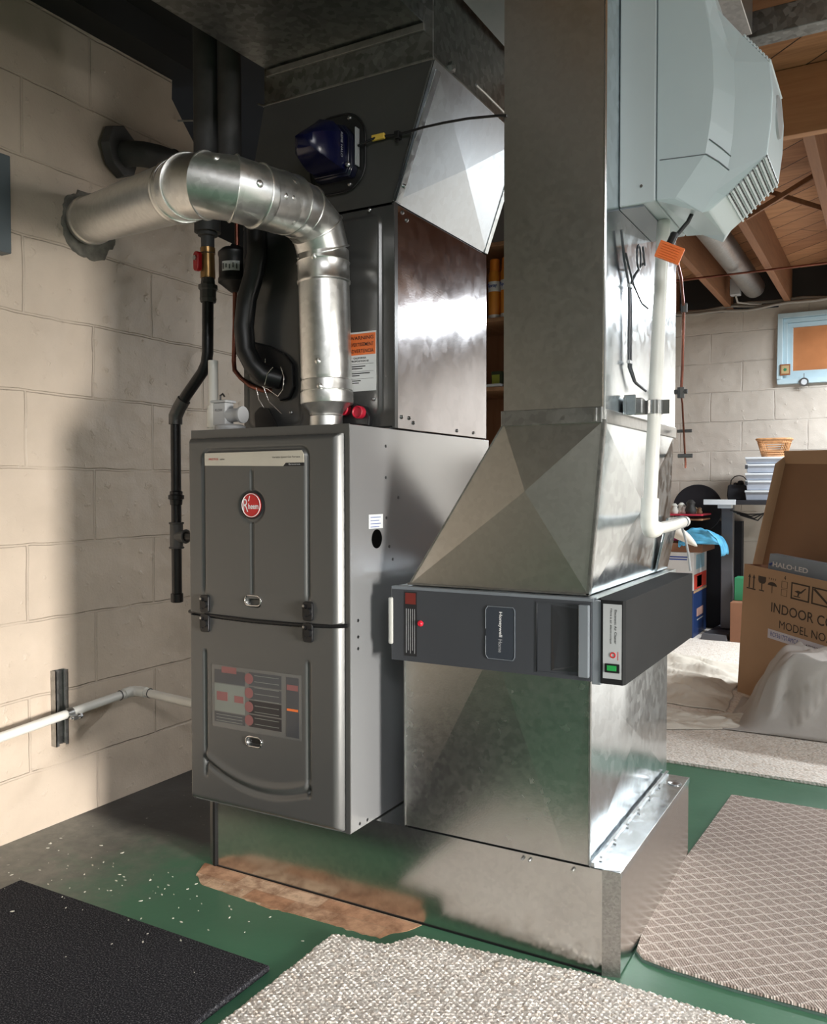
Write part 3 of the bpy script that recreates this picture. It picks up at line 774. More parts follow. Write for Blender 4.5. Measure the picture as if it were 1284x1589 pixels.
b.build('screw', m_screw, tr, smooth=40)
# collar + trunk
tk = thing('trunk_duct', 'dark aged galvanized trunk duct under the ceiling above the furnace', 'duct', (-.15, CY0, TZ1+.002))
b = MB(); b.box(-.372, .1, CY0, CY1, TZ1+.002, 1.958); b.box(-.372, .1, CY0+.0, CY1, 1.958, 2.075)
b.build('collar', m_galv_old, tk, bevel=.002)
b = MB(); b.box(-.375, .103, CY0-.003, CY1, TZ1+.0, TZ1+.006); b.box(-.36, .08, CY0-.008, CY0, 1.94, 1.956); b.build('collar_rim', m_galv_dull, tk, bevel=.001)
b = MB(); b.hexa([(-.56, -3.5, 1.960), (.075, -3.5, 1.960), (.075, CY0+.02, 1.960), (-.362, CY0+.02, 1.960), (-.56, -3.5, 2.33), (.075, -3.5, 2.33), (.075, CY0+.02, 2.33), (-.362, CY0+.02, 2.33)])  # real duct, its unseen length and height extended to shade the upper wall
b.build('trunk_run', m_galv_old, tk, bevel=.002)
b = MB(); b.tube([(.120, .36, 1.885), (.118, .41, 1.888), (.117, .60, 1.886)], .003, 6); b.lathe((.1, .262, 1.888), (1, 0, 0), [(0, .012), (.01, .012), (.014, .006)], 6); b.build('drive_clip', m_galv_dull, tk)
b = MB(); b.box(.110, .300, .12, .72, 2.060, 2.09)
tag(b.build('ceiling_panel', plain('white_panel', (.62, .64, .66), .5)), 'pale grey flat panel overhead between the supply trunk and the return duct', 'panel')

# ---- UV lamp on transition
uv = thing('uv_air_treatment_lamp', 'blue-black plastic air treatment lamp housing plugged into the front transition', 'uv lamp', (-.145, CY0, 1.71))
ux, uz = -.150, 1.712
pts = rrect(ux, uz, .155, .178, .06, 8)
b = MB(); b.prism([(p[0], CY0-.004, p[1]) for p in pts], (0, -.004, 0)); b.build('mounting_plate', plain('dark_steel_plate', (.05, .05, .05), .35, .7), uv, bevel=.001)
b = MB(); ring = [Vector((p[0], CY0-.008, p[1])) for p in pts]; b.tube(ring+[ring[0]], .0025, 6, cap=False); b.build('plate_gasket', m_black, uv, smooth=60)
def uvring(y, w, zt, zb, rnd):
    # pentagon-like outline, pointed at the top
    base = [(-w*.8, -zb), (-w*1.0, -zb*.7), (-w*1.0, zt*.40), (-w*.62, zt*.80), (-w*.1, zt), (w*.62, zt*.82), (w, zt*.42), (w*1.0, -zb*.7), (w*.85, -zb)]
    return [Vector((ux+x*.92, y, uz-.002+z*.92)) for x, z in base]
rings = [uvring(y, w, a, c, 0) for y, w, a, c in ((CY0-.008, .062, .072, .066), (CY0-.030, .062, .074, .066), (CY0-.032, .058, .070, .062), (CY0-.040, .058, .070, .062))]
b = MB(); b.loft(rings); b.build('lamp_base', m_navyblack, uv, bevel=.003, smooth=40)
rings = [uvring(y, w, a, c, 0) for y, w, a, c in ((CY0-.040, .052, .062, .054), (CY0-.070, .054, .068, .054), (CY0-.090, .050, .050, .048), (CY0-.120, .040, .026, .040), (CY0-.138, .026, .010, .028), (CY0-.144, .012, .002, .014))]
b = MB(); b.loft(rings); b.build('lamp_housing', m_navy, uv, bevel=.006, seg=3, smooth=50)
b = MB()
for k in range(3): b.box(ux+.0615, ux+.064, CY0-.027+.006*k, CY0-.024+.006*k, uz-.04, uz+.045)
b.build('trim_line', m_lightgrey, uv)
for z in (uz+.077, uz-.074):
    b = MB(); b.lathe((ux+.035, CY0-.008, z), (0, -1, 0), [(0, .005), (.003, .005), (.005, .002)], 12); b.build('screw', m_screw, uv, smooth=40)
b = MB(); b.lathe((ux+.052, CY0-.040, uz-.043), (.3, -1, 0), [(0, .006), (.005, .006), (.007, .003)], 14); b.build('screw', m_screw, uv, smooth=40)
text('REME HALO', .008, (ux+.0505, CY0-.064, uz-.005), (0, 0, -1), (0, 1, 0), m_lightgrey, uv, width=.055)
cb = MB(); cb.tube([(ux+.066, CY0-.02, uz+.004), (ux+.10, CY0-.018, uz+.012), (-.035, CY0-.010, 1.730), (.012, CY0-.012, 1.724), (.040, CY0-.012, 1.724), (.09, .155, 1.718), (.15, .135, 1.708), (.22, .112, 1.694), (.290, .092, 1.677), (.312, .0945, 1.674)], .0028, 8); cb.build('power_cable', m_black, uv, smooth=60)
b = MB(); b.box(-.052, -.018, CY0-.016, CY0-.008, 1.722, 1.735); b.build('cable_tag', m_yellow, uv, bevel=.002)
b = MB(); b.box(.008, .020, CY0-.016, CY0-.001, 1.715, 1.732); b.lathe((.014, CY0-.01, 1.710), (0, -1, 0), [(0, .004), (.003, .004)], 10); b.build('cable_clip', m_black, uv, bevel=.001)

# ================================================================== BASE PLENUM
bs = thing('base_plenum', 'low galvanized base box under the furnace and return, mirroring the floor', 'base plenum', (.05, .097, 0))
BX0, BX1, BY0, BY1, BZ = -.505, .545, .097, .72, .2035
b = MB()
plan = [(BX0, .125), (-.465, BY0), (.513, BY0), (BX1, .108), (BX1, BY1), (BX0, BY1)]
b.prism([(x, y, 0.0035) for x, y in plan], (0, 0, BZ-.0035)); b.build('box', m_base, bs)
b = MB(); b.add([(.513, BY0-.0012, .0), (.5465, .106, .0), (.5465, .106, BZ+.002), (.513, BY0-.0012, BZ+.002)], [(0, 1, 2, 3)]); b.build('corner_strip', galv('speckled_corner_strip', (.36, .35, .33), .38, .45, 260, cvar=.15), bs, solid=.0015)
b = MB(); b.add([(-.507, .123, .0), (-.470, BY0-.003, .0), (-.470, BY0-.003, BZ), (-.507, .123, BZ)], [(0, 1, 2, 3)]); b.build('corner_strip', m_galv_dull, bs, solid=.0015)
b = MB(); b.box(-.470, -.463, BY0-.006, BY0, 0.002, BZ); b.build('corner_gap', m_black, bs)
b = MB(); b.box(.4875, .5465, .099, BY1, BZ, BZ+.0015); b.box(.5455, .5475, .106, BY1, BZ-.012, BZ+.0015); b.box(.489, .496, .10, BY1, BZ+.0015, BZ+.010); b.build('top_flange', m_galv_bright, bs, bevel=.0006)
b = MB()
for k in range(6): b.lathe((.4965, .14+.095*k, BZ+.006), (1, 0, .3), [(0, .0025), (.002, .0025), (.003, .001)], 10)
b.lathe((.525, .655, BZ+.002), (0, 0, 1), [(0, .016), (.002, .016), (.004, .008)], 20)
for x in (.35, .365, .455): b.lathe((x, BY0, BZ-.010), (0, -1, 0), [(0, .0035), (.005, .0035), (.007, .002)], 8)
b.build('screw', m_screw, bs, smooth=40)
b = MB(); b.box(-.462, .513, BY0-.0015, BY0+.004, .0, .004); b.build('bottom_gap', m_black, bs)

# ================================================================== RETURN SIDE
RX0, RX1, RY0, RY1 = .0746, .4845, .101, .744
rb = thing('return_drop_box', 'galvanized return box with creased faces between the base and the air cleaner', 'return duct', (.28, .4, BZ+.002))
z0, z1 = BZ+.0025, .5660
b = MB()
fr = [(RX0, RY0, z0), (RX1, RY0, z0), (RX1, RY0, z1), (RX0, RY0, z1)]
cf_ = Vector((.282, RY0-.010, .64))
# front: crossbrake running up behind the cleaner
tl, trr = Vector((.262, RY0-.0085, z1)), Vector((.303, RY0-.0085, z1)); bl, br = Vector((.145, RY0, z0)), Vector((.440, RY0, z0))
vs = [Vector(fr[0]), bl, br, Vector(fr[1]), Vector(fr[2]), trr, tl, Vector(fr[3])]
b.add(vs, [(0, 1, 6, 7), (1, 2, 5, 6), (2, 3, 4, 5)])
b.build('front_sheet', m_galv, rb)
b = MB()
crossface(b, [(RX1, RY0, z0), (RX1, RY1, z0), (RX1, RY1, z1), (RX1, RY0, z1)], .006); b.add([(RX1, RY1, z0), (RX0, RY1, z0), (RX0, RY1, z1), (RX1, RY1, z1)], [(0, 1, 2, 3)])
b.add([(RX0, RY1, z0), (RX0, RY0, z0), (RX0, RY0, z1), (RX0, RY1, z1)], [(0, 1, 2, 3)])
b.build('side_sheet', m_galv_bright, rb)
b = MB(); b.box(RX0-.002, RX0+.001, RY0-.002, RY0+.01, z0, z1); b.build('corner_seam', m_galv_dull, rb)
b = MB(); b.box(RX1-.001, RX1+.0025, RY0-.002, RY0+.006, z0, z1); b.build('corner_seam', m_galv_dull, rb)

# ---- air cleaner
ac = thing('electronic_air_cleaner', 'dark grey electronic air cleaner across the return duct with a switch at its right corner', 'air cleaner', (.28, .09, .566))
KZ0, KZ1 = .5685, .7280
b = MB(); b.box(.062, .503, .090, .755, KZ0, KZ1); b.build('housing', m_aqua, ac, bevel=.002)
b = MB(); b.box(.058, .4975, .072, .090, KZ0+.002, KZ1-.006)
b.box(.386, .388, .0705, .072, KZ0+.010, KZ1-.013); b.box(.388, .475, .0705, .072, KZ1-.015, KZ1-.013); b.box(.388, .475, .0705, .072, KZ0+.010, KZ0+.012)
dr_ = b.build('front_door', m_slate, ac, bevel=.0015)
# scooped grip: wedge from x .405 deep to .473
b = MB(); 
b.add([(.418, .0715, KZ1-.017), (.474, .0715, KZ1-.022), (.474, .0715, KZ0+.018), (.418, .0715, KZ0+.015), (.438, .0700, KZ1-.045), (.474, .0700, KZ1-.052), (.474, .0700, KZ0+.030), (.424, .0700, KZ0+.02)],
      [(0, 1, 5, 4), (4, 5, 6, 7), (0, 4, 7, 3), (3, 7, 6, 2)])
b.build('grip_recess', plain('grip_dark', (.03, .032, .036), .3), dr_)
b = MB(); b.box(.474, .4945, .062, .072, KZ0+.010, KZ1-.012); b.build('grip_edge', m_slate2, dr_, bevel=.002)
b = MB(); b.box(.4975, .514, .074, .092, KZ0-.003, KZ1-.004); b.build('side_rail', m_slate2, ac, bevel=.001)
b = MB(); b.box(.053, .062, .066, .078, .604, .704); b.build('hinge_strip', plain('off_white_strip', (.45, .45, .42), .4), ac, bevel=.003)
b = MB(); b.box(.058, .500, .073, .090, KZ1-.006, KZ1); b.build('top_rim', m_slate2, ac)
# left sticker
b = MB(); b.box(.090, .120, .0713, .072, .582, .718); s1 = b.build('instruction_sticker', m_ink, dr_)
b = MB(); b.box(.0925, .1175, .0709, .0713, .692, .7155); b.build('red_field', plain('dark_red', (.16, .02, .015), .4), s1)
for k in range(5):
    b = MB(); b.box(.0945+.005*k, .0955+.005*k, .0709, .0713, .588+.006*(k % 2), .682); b.build('printed_line', m_lightgrey, s1)
b = MB(); b.lathe((.129, .072, .653), (0, -1, 0), [(0, .0065), (.003, .0065), (.006, .004)], 20); b.build('indicator_light', plain('red_lens', (.6, .02, .04), .2), dr_, smooth=40)
pts = rrect(.311, .647, .064, .108, .009, 6)
b = MB(); b.prism([(p[0], .072, p[1]) for p in pts], (0, -.0015, 0)); pl = b.build('name_plate', plain('plate_dark_blue', (.035, .042, .055), .35), dr_)
b = MB(); pts2 = [(.279, .655), (.279, .693), (.284, .700), (.338, .700), (.342, .694), (.342, .602), (.338, .595), (.284, .595), (.279, .602), (.279, .640)]
b.tube([(x, .0705, z) for x, z in pts2], .0008, 5); b.build('plate_outline', m_slate2, pl)
text('Honeywell', .0085, (.311, .0703, .665), (0, 0, -1), (1, 0, 0), m_inkwhite, pl, width=.050, bold=.02)
text('Home', .0080, (.311, .0703, .622), (0, 0, -1), (1, 0, 0), m_lightgrey, pl, width=.026)
# power box with chamfer
b = MB()
b.prism([(.5155, .072, KZ0+.001), (.557, .072, KZ0+.001), (.5605, .080, KZ0+.001), (.5605, .672, KZ0+.001), (.504, .672, KZ0+.001), (.504, .10, KZ0+.001)], (0, 0, KZ1-.002-KZ0))
pb = b.build('power_box', m_char, ac, bevel=.0008)
b = MB(); b.box(.5195, .5545, .0712, .072, KZ0+.012, KZ1-.008); lb = b.build('control_label', m_silverlabel, pb)
text('Electronic Air Cleaner', .0045, (.5435, .0711, .678), (0, 0, -1), (1, 0, 0), m_ink, lb, width=.064, bold=.01)
text("Filtre \u00e0 air \u00e9lectronique", .0045, (.5345, .0711, .679), (0, 0, -1), (1, 0, 0), m_ink, lb, width=.066, bold=.01)
b = MB(); b.torus((.5385, .0710, .625), (0, 1, 0), .0045, .0012, 20, 6); b.build('dial_mark', m_logored, lb)
b = MB(); b.box(.5475, .5485, .0709, .0712, .616, .632); b.build('dial_mark', m_inkred, lb)
b = MB(); b.box(.5235, .5515, .0685, .0712, .592, .609); sw = b.build('rocker_switch', m_black, pb, bevel=.001)
ng = NT('green_lit_lens'); ng.p.inputs['Base Color'].default_value = (.01, .2, .04, 1); ng.p.inputs['Emission Color'].default_value = (.05, .9, .2, 1); ng.p.inputs['Emission Strength'].default_value = .06
b = MB(); b.box(.528, .546, .0675, .0685, .596, .606); b.build('switch_lens', ng.m, sw, bevel=.001)

# ---- return transition
rt = thing('return_transition', 'galvanized return transition with X creases tapering up from the air cleaner', 'duct transition', (.3, .4, KZ1+.002))
z0 = KZ1+.003; z1 = 1.064
a = [(.089, .097, z0), (.482, .097, z0), (.511, .097, z1), (.306, .097, z1)]
k = [(.089, .751, z0), (.482, .751, z0), (.511, .680, z1), (.306, .680, z1)]
b = MB(); crossface(b, a, .016, ctr=(.358, .097, .930)); b.build('front_sheet', m_galv_warm, rt)
b = MB(); crossface(b, [a[1], k[1], k[2], a[2]], .012); b.add([k[1], k[0], k[3], k[2]], [(0, 1, 2, 3)]); b.add([k[0], a[0], a[3], k[3]], [(0, 1, 2, 3)]); b.build('side_sheet', m_galv_bright, rt)
b = MB(); strip(b, (.479, .0955, z0), (.508, .0955, z1), (.006, 0, 0), (0, -1, 0), .002); b.build('edge_seam', m_galv_dull, rt)
b = MB(); strip(b, (.4835, .097, z0), (.5125, .097, z1), (0, .010, 0), (1, 0, .05), .002); b.build('edge_seam', m_galv_dull, rt)
b = MB(); strip(b, (.085, .0965, z0-.001), (.485, .0965, z0-.001), (0, 0, .004), (0, -1, 0), .003); b.build('bottom_seam', m_galv_dull, rt)
b = MB(); strip(b, (.0865, .097, z0), (.3035, .097, z1), (.003, 0, 0), (0, -1, 0), .002)
b.build('edge_seam', m_galv_dull, rt)
b = MB(); strip(b, (.485, .60, z0+.002), (.513, .60, z1-.2), (0, .11, 0), (1, 0, .08), .006); b.build('side_filler', m_galv_bright, rt, bevel=.001)
# ---- return riser
rr_ = thing('return_duct', 'tall galvanized return duct rising from the transition to the ceiling', 'return duct', (.4, .4, z1+.002))
b = MB(); b.box(.306, .511, .097, .686, z1+.002, 2.10); b.cur = 0
du_ = b.build('duct_body', m_galv_warm, rr_)
b = MB(); b.box(.511, .5125, .099, .686, z1+.002, 2.10); b.build('side_sheet', m_galv_bright, rr_)
b = MB(); b.cyl((.5115, .0965, z1+.002), (.5115, .0965, 2.10), .0032, 16); b.build('corner_seam', m_chrome, rr_, smooth=60)
b = MB(); b.box(.303, .509, .090, .097, z1-.004, z1+.026); b.box(.495, .500, .086, .090, z1-.002, z1+.024); b.box(.511, .516, .099, .686, z1-.004, z1+.022); b.build('drive_cleat', m_galv_dull, rr_, bevel=.001)
b = MB(); b.box(.30, .66, .62, .86, 2.09, 2.33); tag(b.build('overhead_duct', m_galv_dull, bevel=.002), 'grey duct box against the ceiling behind the humidifier', 'duct')

# ---- humidifier
hm = thing('humidifier', 'large pale grey faceted plastic humidifier on the side of the return duct', 'humidifier', (.513, .37, 1.42))
def hring(x, y0, y1, z0, z1, c, cz=None):
    cz = cz or c
    return [Vector((x, *p)) for p in ((y0+c, z0), (y1-c, z0), (y1, z0+cz), (y1, z1-cz), (y1-c, z1), (y0+c, z1), (y0, z1-cz), (y0, z0+cz))]
b = MB(); b.box(.5135, .584, .183, .450, 1.487, 1.96); b.build('back_case', m_hum2, hm, bevel=.003)
c0_ = [(.586, z) for z in (1.487, 1.505, 1.56, 1.61, 1.66, 1.75, 1.81, 1.85, 1.95)]
c1_ = [(.622, 1.487), (.648, 1.522), (.676, 1.560), (.685, 1.62), (.690, 1.68), (.687, 1.75), (.679, 1.81), (.672, 1.85), (.650, 1.93)]
c2_ = [(.667, 1.455), (.692, 1.492), (.713, 1.525), (.722, 1.59), (.725, 1.66), (.723, 1.725), (.702, 1.795), (.684, 1.838), (.660, 1.93)]
c3_ = [(.680, 1.460), (.708, 1.482), (.780, 1.547), (.787, 1.605), (.789, 1.660), (.784, 1.713), (.735, 1.775), (.692, 1.832), (.665, 1.93)]
rows = []
for k in range(9):
    row = []
    for cc, y in ((c0_, .182), (c1_, .182), (c2_, .199), (c3_, .208), (c3_, .385), (c2_, .425), (c1_, .450), (c0_, .450)):
        row.append(Vector((cc[k][0], y, cc[k][1])))
    rows.append(row)
b = MB(); b.loft(rows); fc = b.build('front_cover', m_hum, hm, bevel=.0025, seg=2)
b = MB(); b.tube([(.592, .1815, 1.563), (.640, .1815, 1.560), (.678, .1815, 1.558)], .0010, 6); b.tube([(.678, .1815, 1.558), (.699, .190, 1.543), (.716, .1985, 1.527)], .0010, 6); b.tube([(.683, .1815, 1.585), (.703, .190, 1.568), (.719, .1985, 1.552)], .0008, 6); b.build('seam_line', m_slate2, fc)
ts = Vector((.072, 0, .065)); nv = Vector((.670, 0, -.742)); m_slot = plain('slot_dark', (.03, .033, .036), .6)
for side_ in (0, 1):
    p0 = Vector((.708, 0, 1.482)) if side_ == 0 else Vector((.784, 0, 1.713)); tt = ts if side_ == 0 else Vector((-.049, 0, .062)); nq = nv if side_ == 0 else Vector((.785, 0, .62))
    for k in range(9):
        p = p0+tt*((k+.5)/9); tn = tt.normalized()
        b = MB(); q = [p-tn*.0024, p+tn*.0014, p+tn*.0014+nq*.0035, p-tn*.0024+nq*.0035]
        b.loft([[v+Vector((0, .2065, 0)) for v in q], [v+Vector((0, .386, 0)) for v in q]]); b.build('louvre_slat', m_hum2, fc)
        if side_ == 0:
            b = MB()
            for y0 in (.209, .228, .247, .266, .285, .304, .323, .342, .361):
                q = [p+tn*.0016, p+tn*.0054, p+tn*.0054+nq*.0009, p+tn*.0016+nq*.0009]
                b.loft([[v+Vector((0, y0, 0)) for v in q], [v+Vector((0, y0+.015, 0)) for v in q]])
            b.build('vent_slot', m_slot, fc)
b = MB(); b.lathe((.786, .296, 1.645), (1, 0, .02), [(0, .040), (.005, .039), (.007, .030)], 36); b.build('round_emblem', m_lightgrey, fc, smooth=40)
b = MB(); b.box(.5135, .56, .19, .44, 1.483, 1.4868); b.build('bottom_lip', m_slate2, hm)
b = MB(); b.lathe((.557, .183, 1.52), (0, -1, 0), [(0, .003), (.002, .003)], 10); b.build('screw', m_chrome, hm)

# ---- humidifier cord, orange block, drain pipe
b = MB(); b.tube([(.645, .24, 1.478), (.633, .24, 1.455), (.612, .225, 1.425), (.605, .21, 1.41)], .0042, 8); cd = b.build('power_cord', m_black, hm, smooth=60)
b = MB(); b.cyl((.612, .222, 1.430), (.605, .212, 1.408), .008, 12); b.build('cord_sleeve', m_black, cd, smooth=60)
b = MB()
c0 = Vector((.614, .172, 1.382)); ax = Vector((.87, .2, -.42)).normalized(); up_ = Vector((.40, .0, .9)).normalized(); nn = ax.cross(up_)
pts = [c0+ax*sx*.024+up_*sz*.0155 for sx, sz in ((-1, -1), (1, -1), (1, 1), (-1, 1))]
b.prism([p-nn*.006 for p in pts], nn*.012)
for i in range(6):
    p = c0+up_*(-.0125+.0045*i)
    b.prism([p-ax*.018+nn*.006, p+ax*.018+nn*.006, p+ax*.018+nn*.006+up_*.0018, p-ax*.018+nn*.006+up_*.0018], nn*.0012)
    b.prism([p-ax*.018-nn*.006, p+ax*.018-nn*.006, p+ax*.018-nn*.006+up_*.0018, p-ax*.018-nn*.006+up_*.0018], -nn*.0012)
b.build('orange_block', m_orange, cd, bevel=.001)
pv = thing('drain_pipe', 'white plastic drain pipe hanging from the humidifier with an elbow at the air cleaner', 'drain pipe', (.56, .25, .86))
pA, pB = Vector((.570, .31, 1.484)), Vector((.562, .240, .870))
b = MB(); b.cyl(pA, pB, .0135, 22); b.build('vertical_pipe', m_white, pv, smooth=40)
b = MB(); b.tube([pB+Vector((.0004, .004, .045)), pB+Vector((0, 0, .012)), pB+Vector((-.000, .002, -.006)), pB+Vector((-.000, .012, -.017)), pB+Vector((0, .030, -.019)), pB+Vector((0, .05, -.018))], .0175, 22)
b.build('elbow', m_white, pv, smooth=50)
b = MB(); b.tube([pB+Vector((0, .03, -.019)), (.560, .45, .853), (.560, .585, .857)], .0125, 20); b.build('horizontal_pipe', m_white, pv, smooth=40)
b = MB(); b.torus((.560, .555, .857), (0, 1, 0), .0135, .0012, 24, 6); b.build('wire_tie', m_slate2, pv)
# grey tube hanging down behind
b = MB(); b.tube([(.545, .60, .855), (.548, .64, .82), (.552, .66, .78), (.556, .67, .733)], .003, 8); tag(b.build('vinyl_tube', m_lightgrey, smooth=60), 'thin clear drain tube dropping behind the air cleaner end', 'tube')
# pipe clamp on strut
pc = thing('pipe_clamp', 'galvanized strut clamp holding the white drain pipe to the return duct', 'clamp', (.52, .3, 1.10))
b = MB(); b.box(.517, .523, .205, .50, 1.082, 1.117); b.box(.517, .54, .212, .216, 1.082, 1.122); b.build('strut', m_galv_bright, pc, bevel=.001)
b = MB(); b.box(.523, .548, .235, .262, 1.085, 1.118); b.build('strut_nut', m_galv_dull, pc, bevel=.003)
ctr = pA.lerp(pB, (pA.z-1.10)/(pA.z-pB.z))
b = MB(); b.loft([b.ring(ctr+Vector((0, 0, .014)), (0, 0, 1), .0165, 28), b.ring(ctr+Vector((0, 0, -.014)), (0, 0, 1), .0165, 28)], False); b.box(ctr.x+.012, ctr.x+.030, ctr.y-.002, ctr.y+.003, 1.086, 1.114); b.box(ctr.x-.035, ctr.x-.012, ctr.y-.002, ctr.y+.003, 1.086, 1.114)
b.build('band', m_chrome, pc, smooth=40)
# low-voltage wires on the duct
wr = thing('control_wires', 'dark looped thermostat wires bundled on the bright side of the return duct', 'wire', (.52, .25, 1.2))
b = MB()
b.tube([(.520, .175, 1.44), (.520, .20, 1.385), (.521, .228, 1.345), (.521, .232, 1.30), (.521, .230, 1.22), (.521, .232, 1.18), (.523, .265, 1.155), (.530, .31, 1.145)], .0028, 8)
b.tube([(.530, .30, 1.40), (.524, .262, 1.37), (.522, .238, 1.345), (.5225, .240, 1.30), (.5225, .239, 1.22), (.5225, .242, 1.18), (.524, .272, 1.152), (.533, .32, 1.14)], .0028, 8)
b.tube([(.522, .20, 1.40), (.524, .25, 1.35), (.528, .30, 1.32), (.532, .335, 1.315)], .0022, 8)
b.build('wire_run', m_slate, wr, smooth=60)
b = MB(); b.torus((.532, .262, 1.405), (1, .1, 0), .024, .0022, 28, 6); b.torus((.540, .270, 1.408), (1, .2, .1), .018, .002, 28, 6); b.build('wire_coil', m_slate, wr, smooth=60)
b = MB()
for z in (1.342, 1.19): b.box(.5185, .5255, .223, .246, z-.003, z+.003)
b.build('cable_tie', m_lightgrey, wr)
# copper lines behind the drain pipe
cl = thing('copper_water_line', 'thin reddish copper line running down the far edge of the return duct', 'copper line', (.54, .62, 1.1))
b = MB(); b.tube([(.56, .46, 1.46), (.556, .54, 1.42), (.552, .59, 1.36), (.548, .60, 1.22), (.545, .60, 1.16)], .0035, 8); b.tube([(.545, .60, 1.16), (.542, .63, 1.14), (.541, .66, 1.05), (.541, .675, 1.0), (.541, .675, .985)], .0025, 8)
b.build('line', m_copper, cl, smooth=60)
b = MB(); b.cyl((.553, .59, 1.37), (.553, .59, 1.35), .008, 6); b.cyl((.545, .60, 1.175), (.545, .60, 1.15), .009, 6); b.cyl((.530, .60, 1.165), (.560, .60, 1.165), .006, 6); b.cyl((.525, .655, 1.075), (.56, .655, 1.075), .004, 8); b.cyl((.525, .665, 1.015), (.56, .665, 1.015), .005, 8)
b.build('fitting', m_castiron, cl, smooth=40)

# ================================================================== FLUE PIPE
fl = thing('flue_pipe', 'shiny galvanized flue pipe rising from the furnace and elbowing to the block wall', 'flue pipe', (-.13, .10, ZB1))
R1 = .0575; R2 = .0625
b = MB(); b.lathe((-.130, .100, ZB1+.002), (0, 0, 1), [(0, .037), (.026, .037), (.028, .039), (.031, .037), (.036, .039), (.055, .056)], 40); b.build('reducer', m_pipe, fl, smooth=40)
v0 = Vector((-.127, .100, ZB1+.055)); v1 = Vector((-.141, .106, 1.470))
L_ = (v1-v0).length
prof = [(0, R1+.001), (.002, R1+.002), (.026, R1+.002), (.028, R1-.001), (.030, R1+.001), (.052, R1), (.054, R1-.002), (.058, R1-.001), (.062, R1), (L_-.075, R1), (L_-.072, R1+.003), (L_-.068, R1+.003), (L_-.065, R1+.001), (L_-.03, R1+.001), (L_-.027, R1+.003), (L_-.024, R1+.001), (L_, R1+.001)]
b = MB(); b.lathe(v0, v1-v0, prof, 48); b.build('riser', m_pipe, fl, smooth=35)
gp = [(-.141, .106, 1.470), (-.144, .088, 1.516), (-.150, .040, 1.543), (-.148, -.012, 1.543)]
def gore(mb, pts, r, n=48):
    mb.tube(pts, r, n, cap=False)
b = MB(); b.tube(gp, R1, 48, cap=False, radii=[R1+.001, R1+.002, R1+.0035, R1+.004]); e1 = b.build('lower_elbow', m_pipe, fl, smooth=25)
b = MB()
for i in (0, 1, 2, 3):
    p = Vector(gp[i]); t_ = (Vector(gp[min(3, i+1)])-Vector(gp[max(0, i-1)])).normalized()
    k_ = 1.0
    b.torus(p, t_, R1+.0025+.001*i, .0022, 44, 6)
b.build('elbow_bead', m_pipe, e1, smooth=60)
sp_ = [Vector((-.148, -.012, 1.543)), Vector((-.147, -.118, 1.530))]
b = MB(); b.lathe(sp_[0], sp_[1]-sp_[0], [(-.006, R1+.003), (-.004, R1+.0065), (.0, R1+.0065), (.003, R1+.005), (.030, R1+.005), (.032, R1+.007), (.036, R1+.007), (.040, R1+.0055), (.108, R2+.001)], 48, cap=False); b.build('connector', m_pipe, fl, smooth=40)
g2 = [(-.147, -.118, 1.530), (-.163, -.170, 1.532), (-.207, -.198, 1.537), (-.262, -.186, 1.548), (-.310, -.156, 1.558)]
b = MB(); gore(b, [(-.147, -.104, 1.532)]+g2, R2); e2 = b.build('upper_elbow', m_pipe, fl, smooth=25)
b = MB()
for i in range(5):
    p = Vector(g2[i]); t_ = (Vector(g2[min(4, i+1)])-Vector(g2[max(0, i-1)])).normalized()
    b.torus(p, t_, R2+.0015, .0024, 44, 6)
b.build('elbow_bead', m_pipe, e2, smooth=60)
wend = Vector((-1.035, .205, 1.700)); ws = Vector(g2[-1]); dv = (wend-ws)
b = MB(); b.lathe(ws, dv, [(0, R2), (.006, R2+.004), (.012, R2+.004), (.016, R2+.001), (.024, R2+.004), (.030, R2+.001), (.05, R2), (dv.length-.075, R2), (dv.length-.07, R2+.004), (dv.length-.062, R2+.001), (dv.length-.045, R2+.005), (dv.length-.03, R2+.001), (dv.length, R2+.001)], 48, cap=False); b.build('wall_run', m_pipe, fl, smooth=30)
# dimples / rivets
b = MB()
def dimp(c, axis, ang, r, s_=.006):
    axis = Vector(axis).normalized(); u = axis.cross(Vector((0, 0, 1))); 
    if u.length < .2: u = Vector((0, -1, 0))
    u.normalize(); w = axis.cross(u); d = math.cos(ang)*u+math.sin(ang)*w
    b.lathe(Vector(c)+d*(r-.001), d, [(0, s_), (.0015, s_*.8), (.003, s_*.3)], 14)
rv = []
for c, a in ((Vector((-.129, .101, 1.160)), .35), (Vector((-.131, .102, 1.215)), .3), (Vector((-.140, .106, 1.445)), .25)):
    d = Vector((math.sin(a), -math.cos(a), 0)); rv.append((c+d*(R1-.001), d, .0075))
for c, d in (((-.148, -.060, 1.537), (.8, 0, .45)), ((-.148, -.075, 1.535), (.97, 0, -.1)), ((-.148, -.045, 1.539), (.6, 0, -.75)), ((-.147, -.10, 1.532), (.98, 0, -.12)), ((-.155, -.148, 1.531), (.90, -.3, .0)), ((-.185, -.185, 1.535), (.4, -.6, .62))):
    d = Vector(d).normalized(); rv.append((Vector(c)+d*(R2-.003), d, .0085))
for c, d, s_ in rv:
    b = MB(); b.lathe(c, d, [(0, s_), (.003, s_*.85), (.0055, s_*.3)], 16); b.build('dimple', m_pipe, fl, smooth=50)
b = MB(); b.box(-.128, -.126, .0995, .1005, 1.075, 1.076)
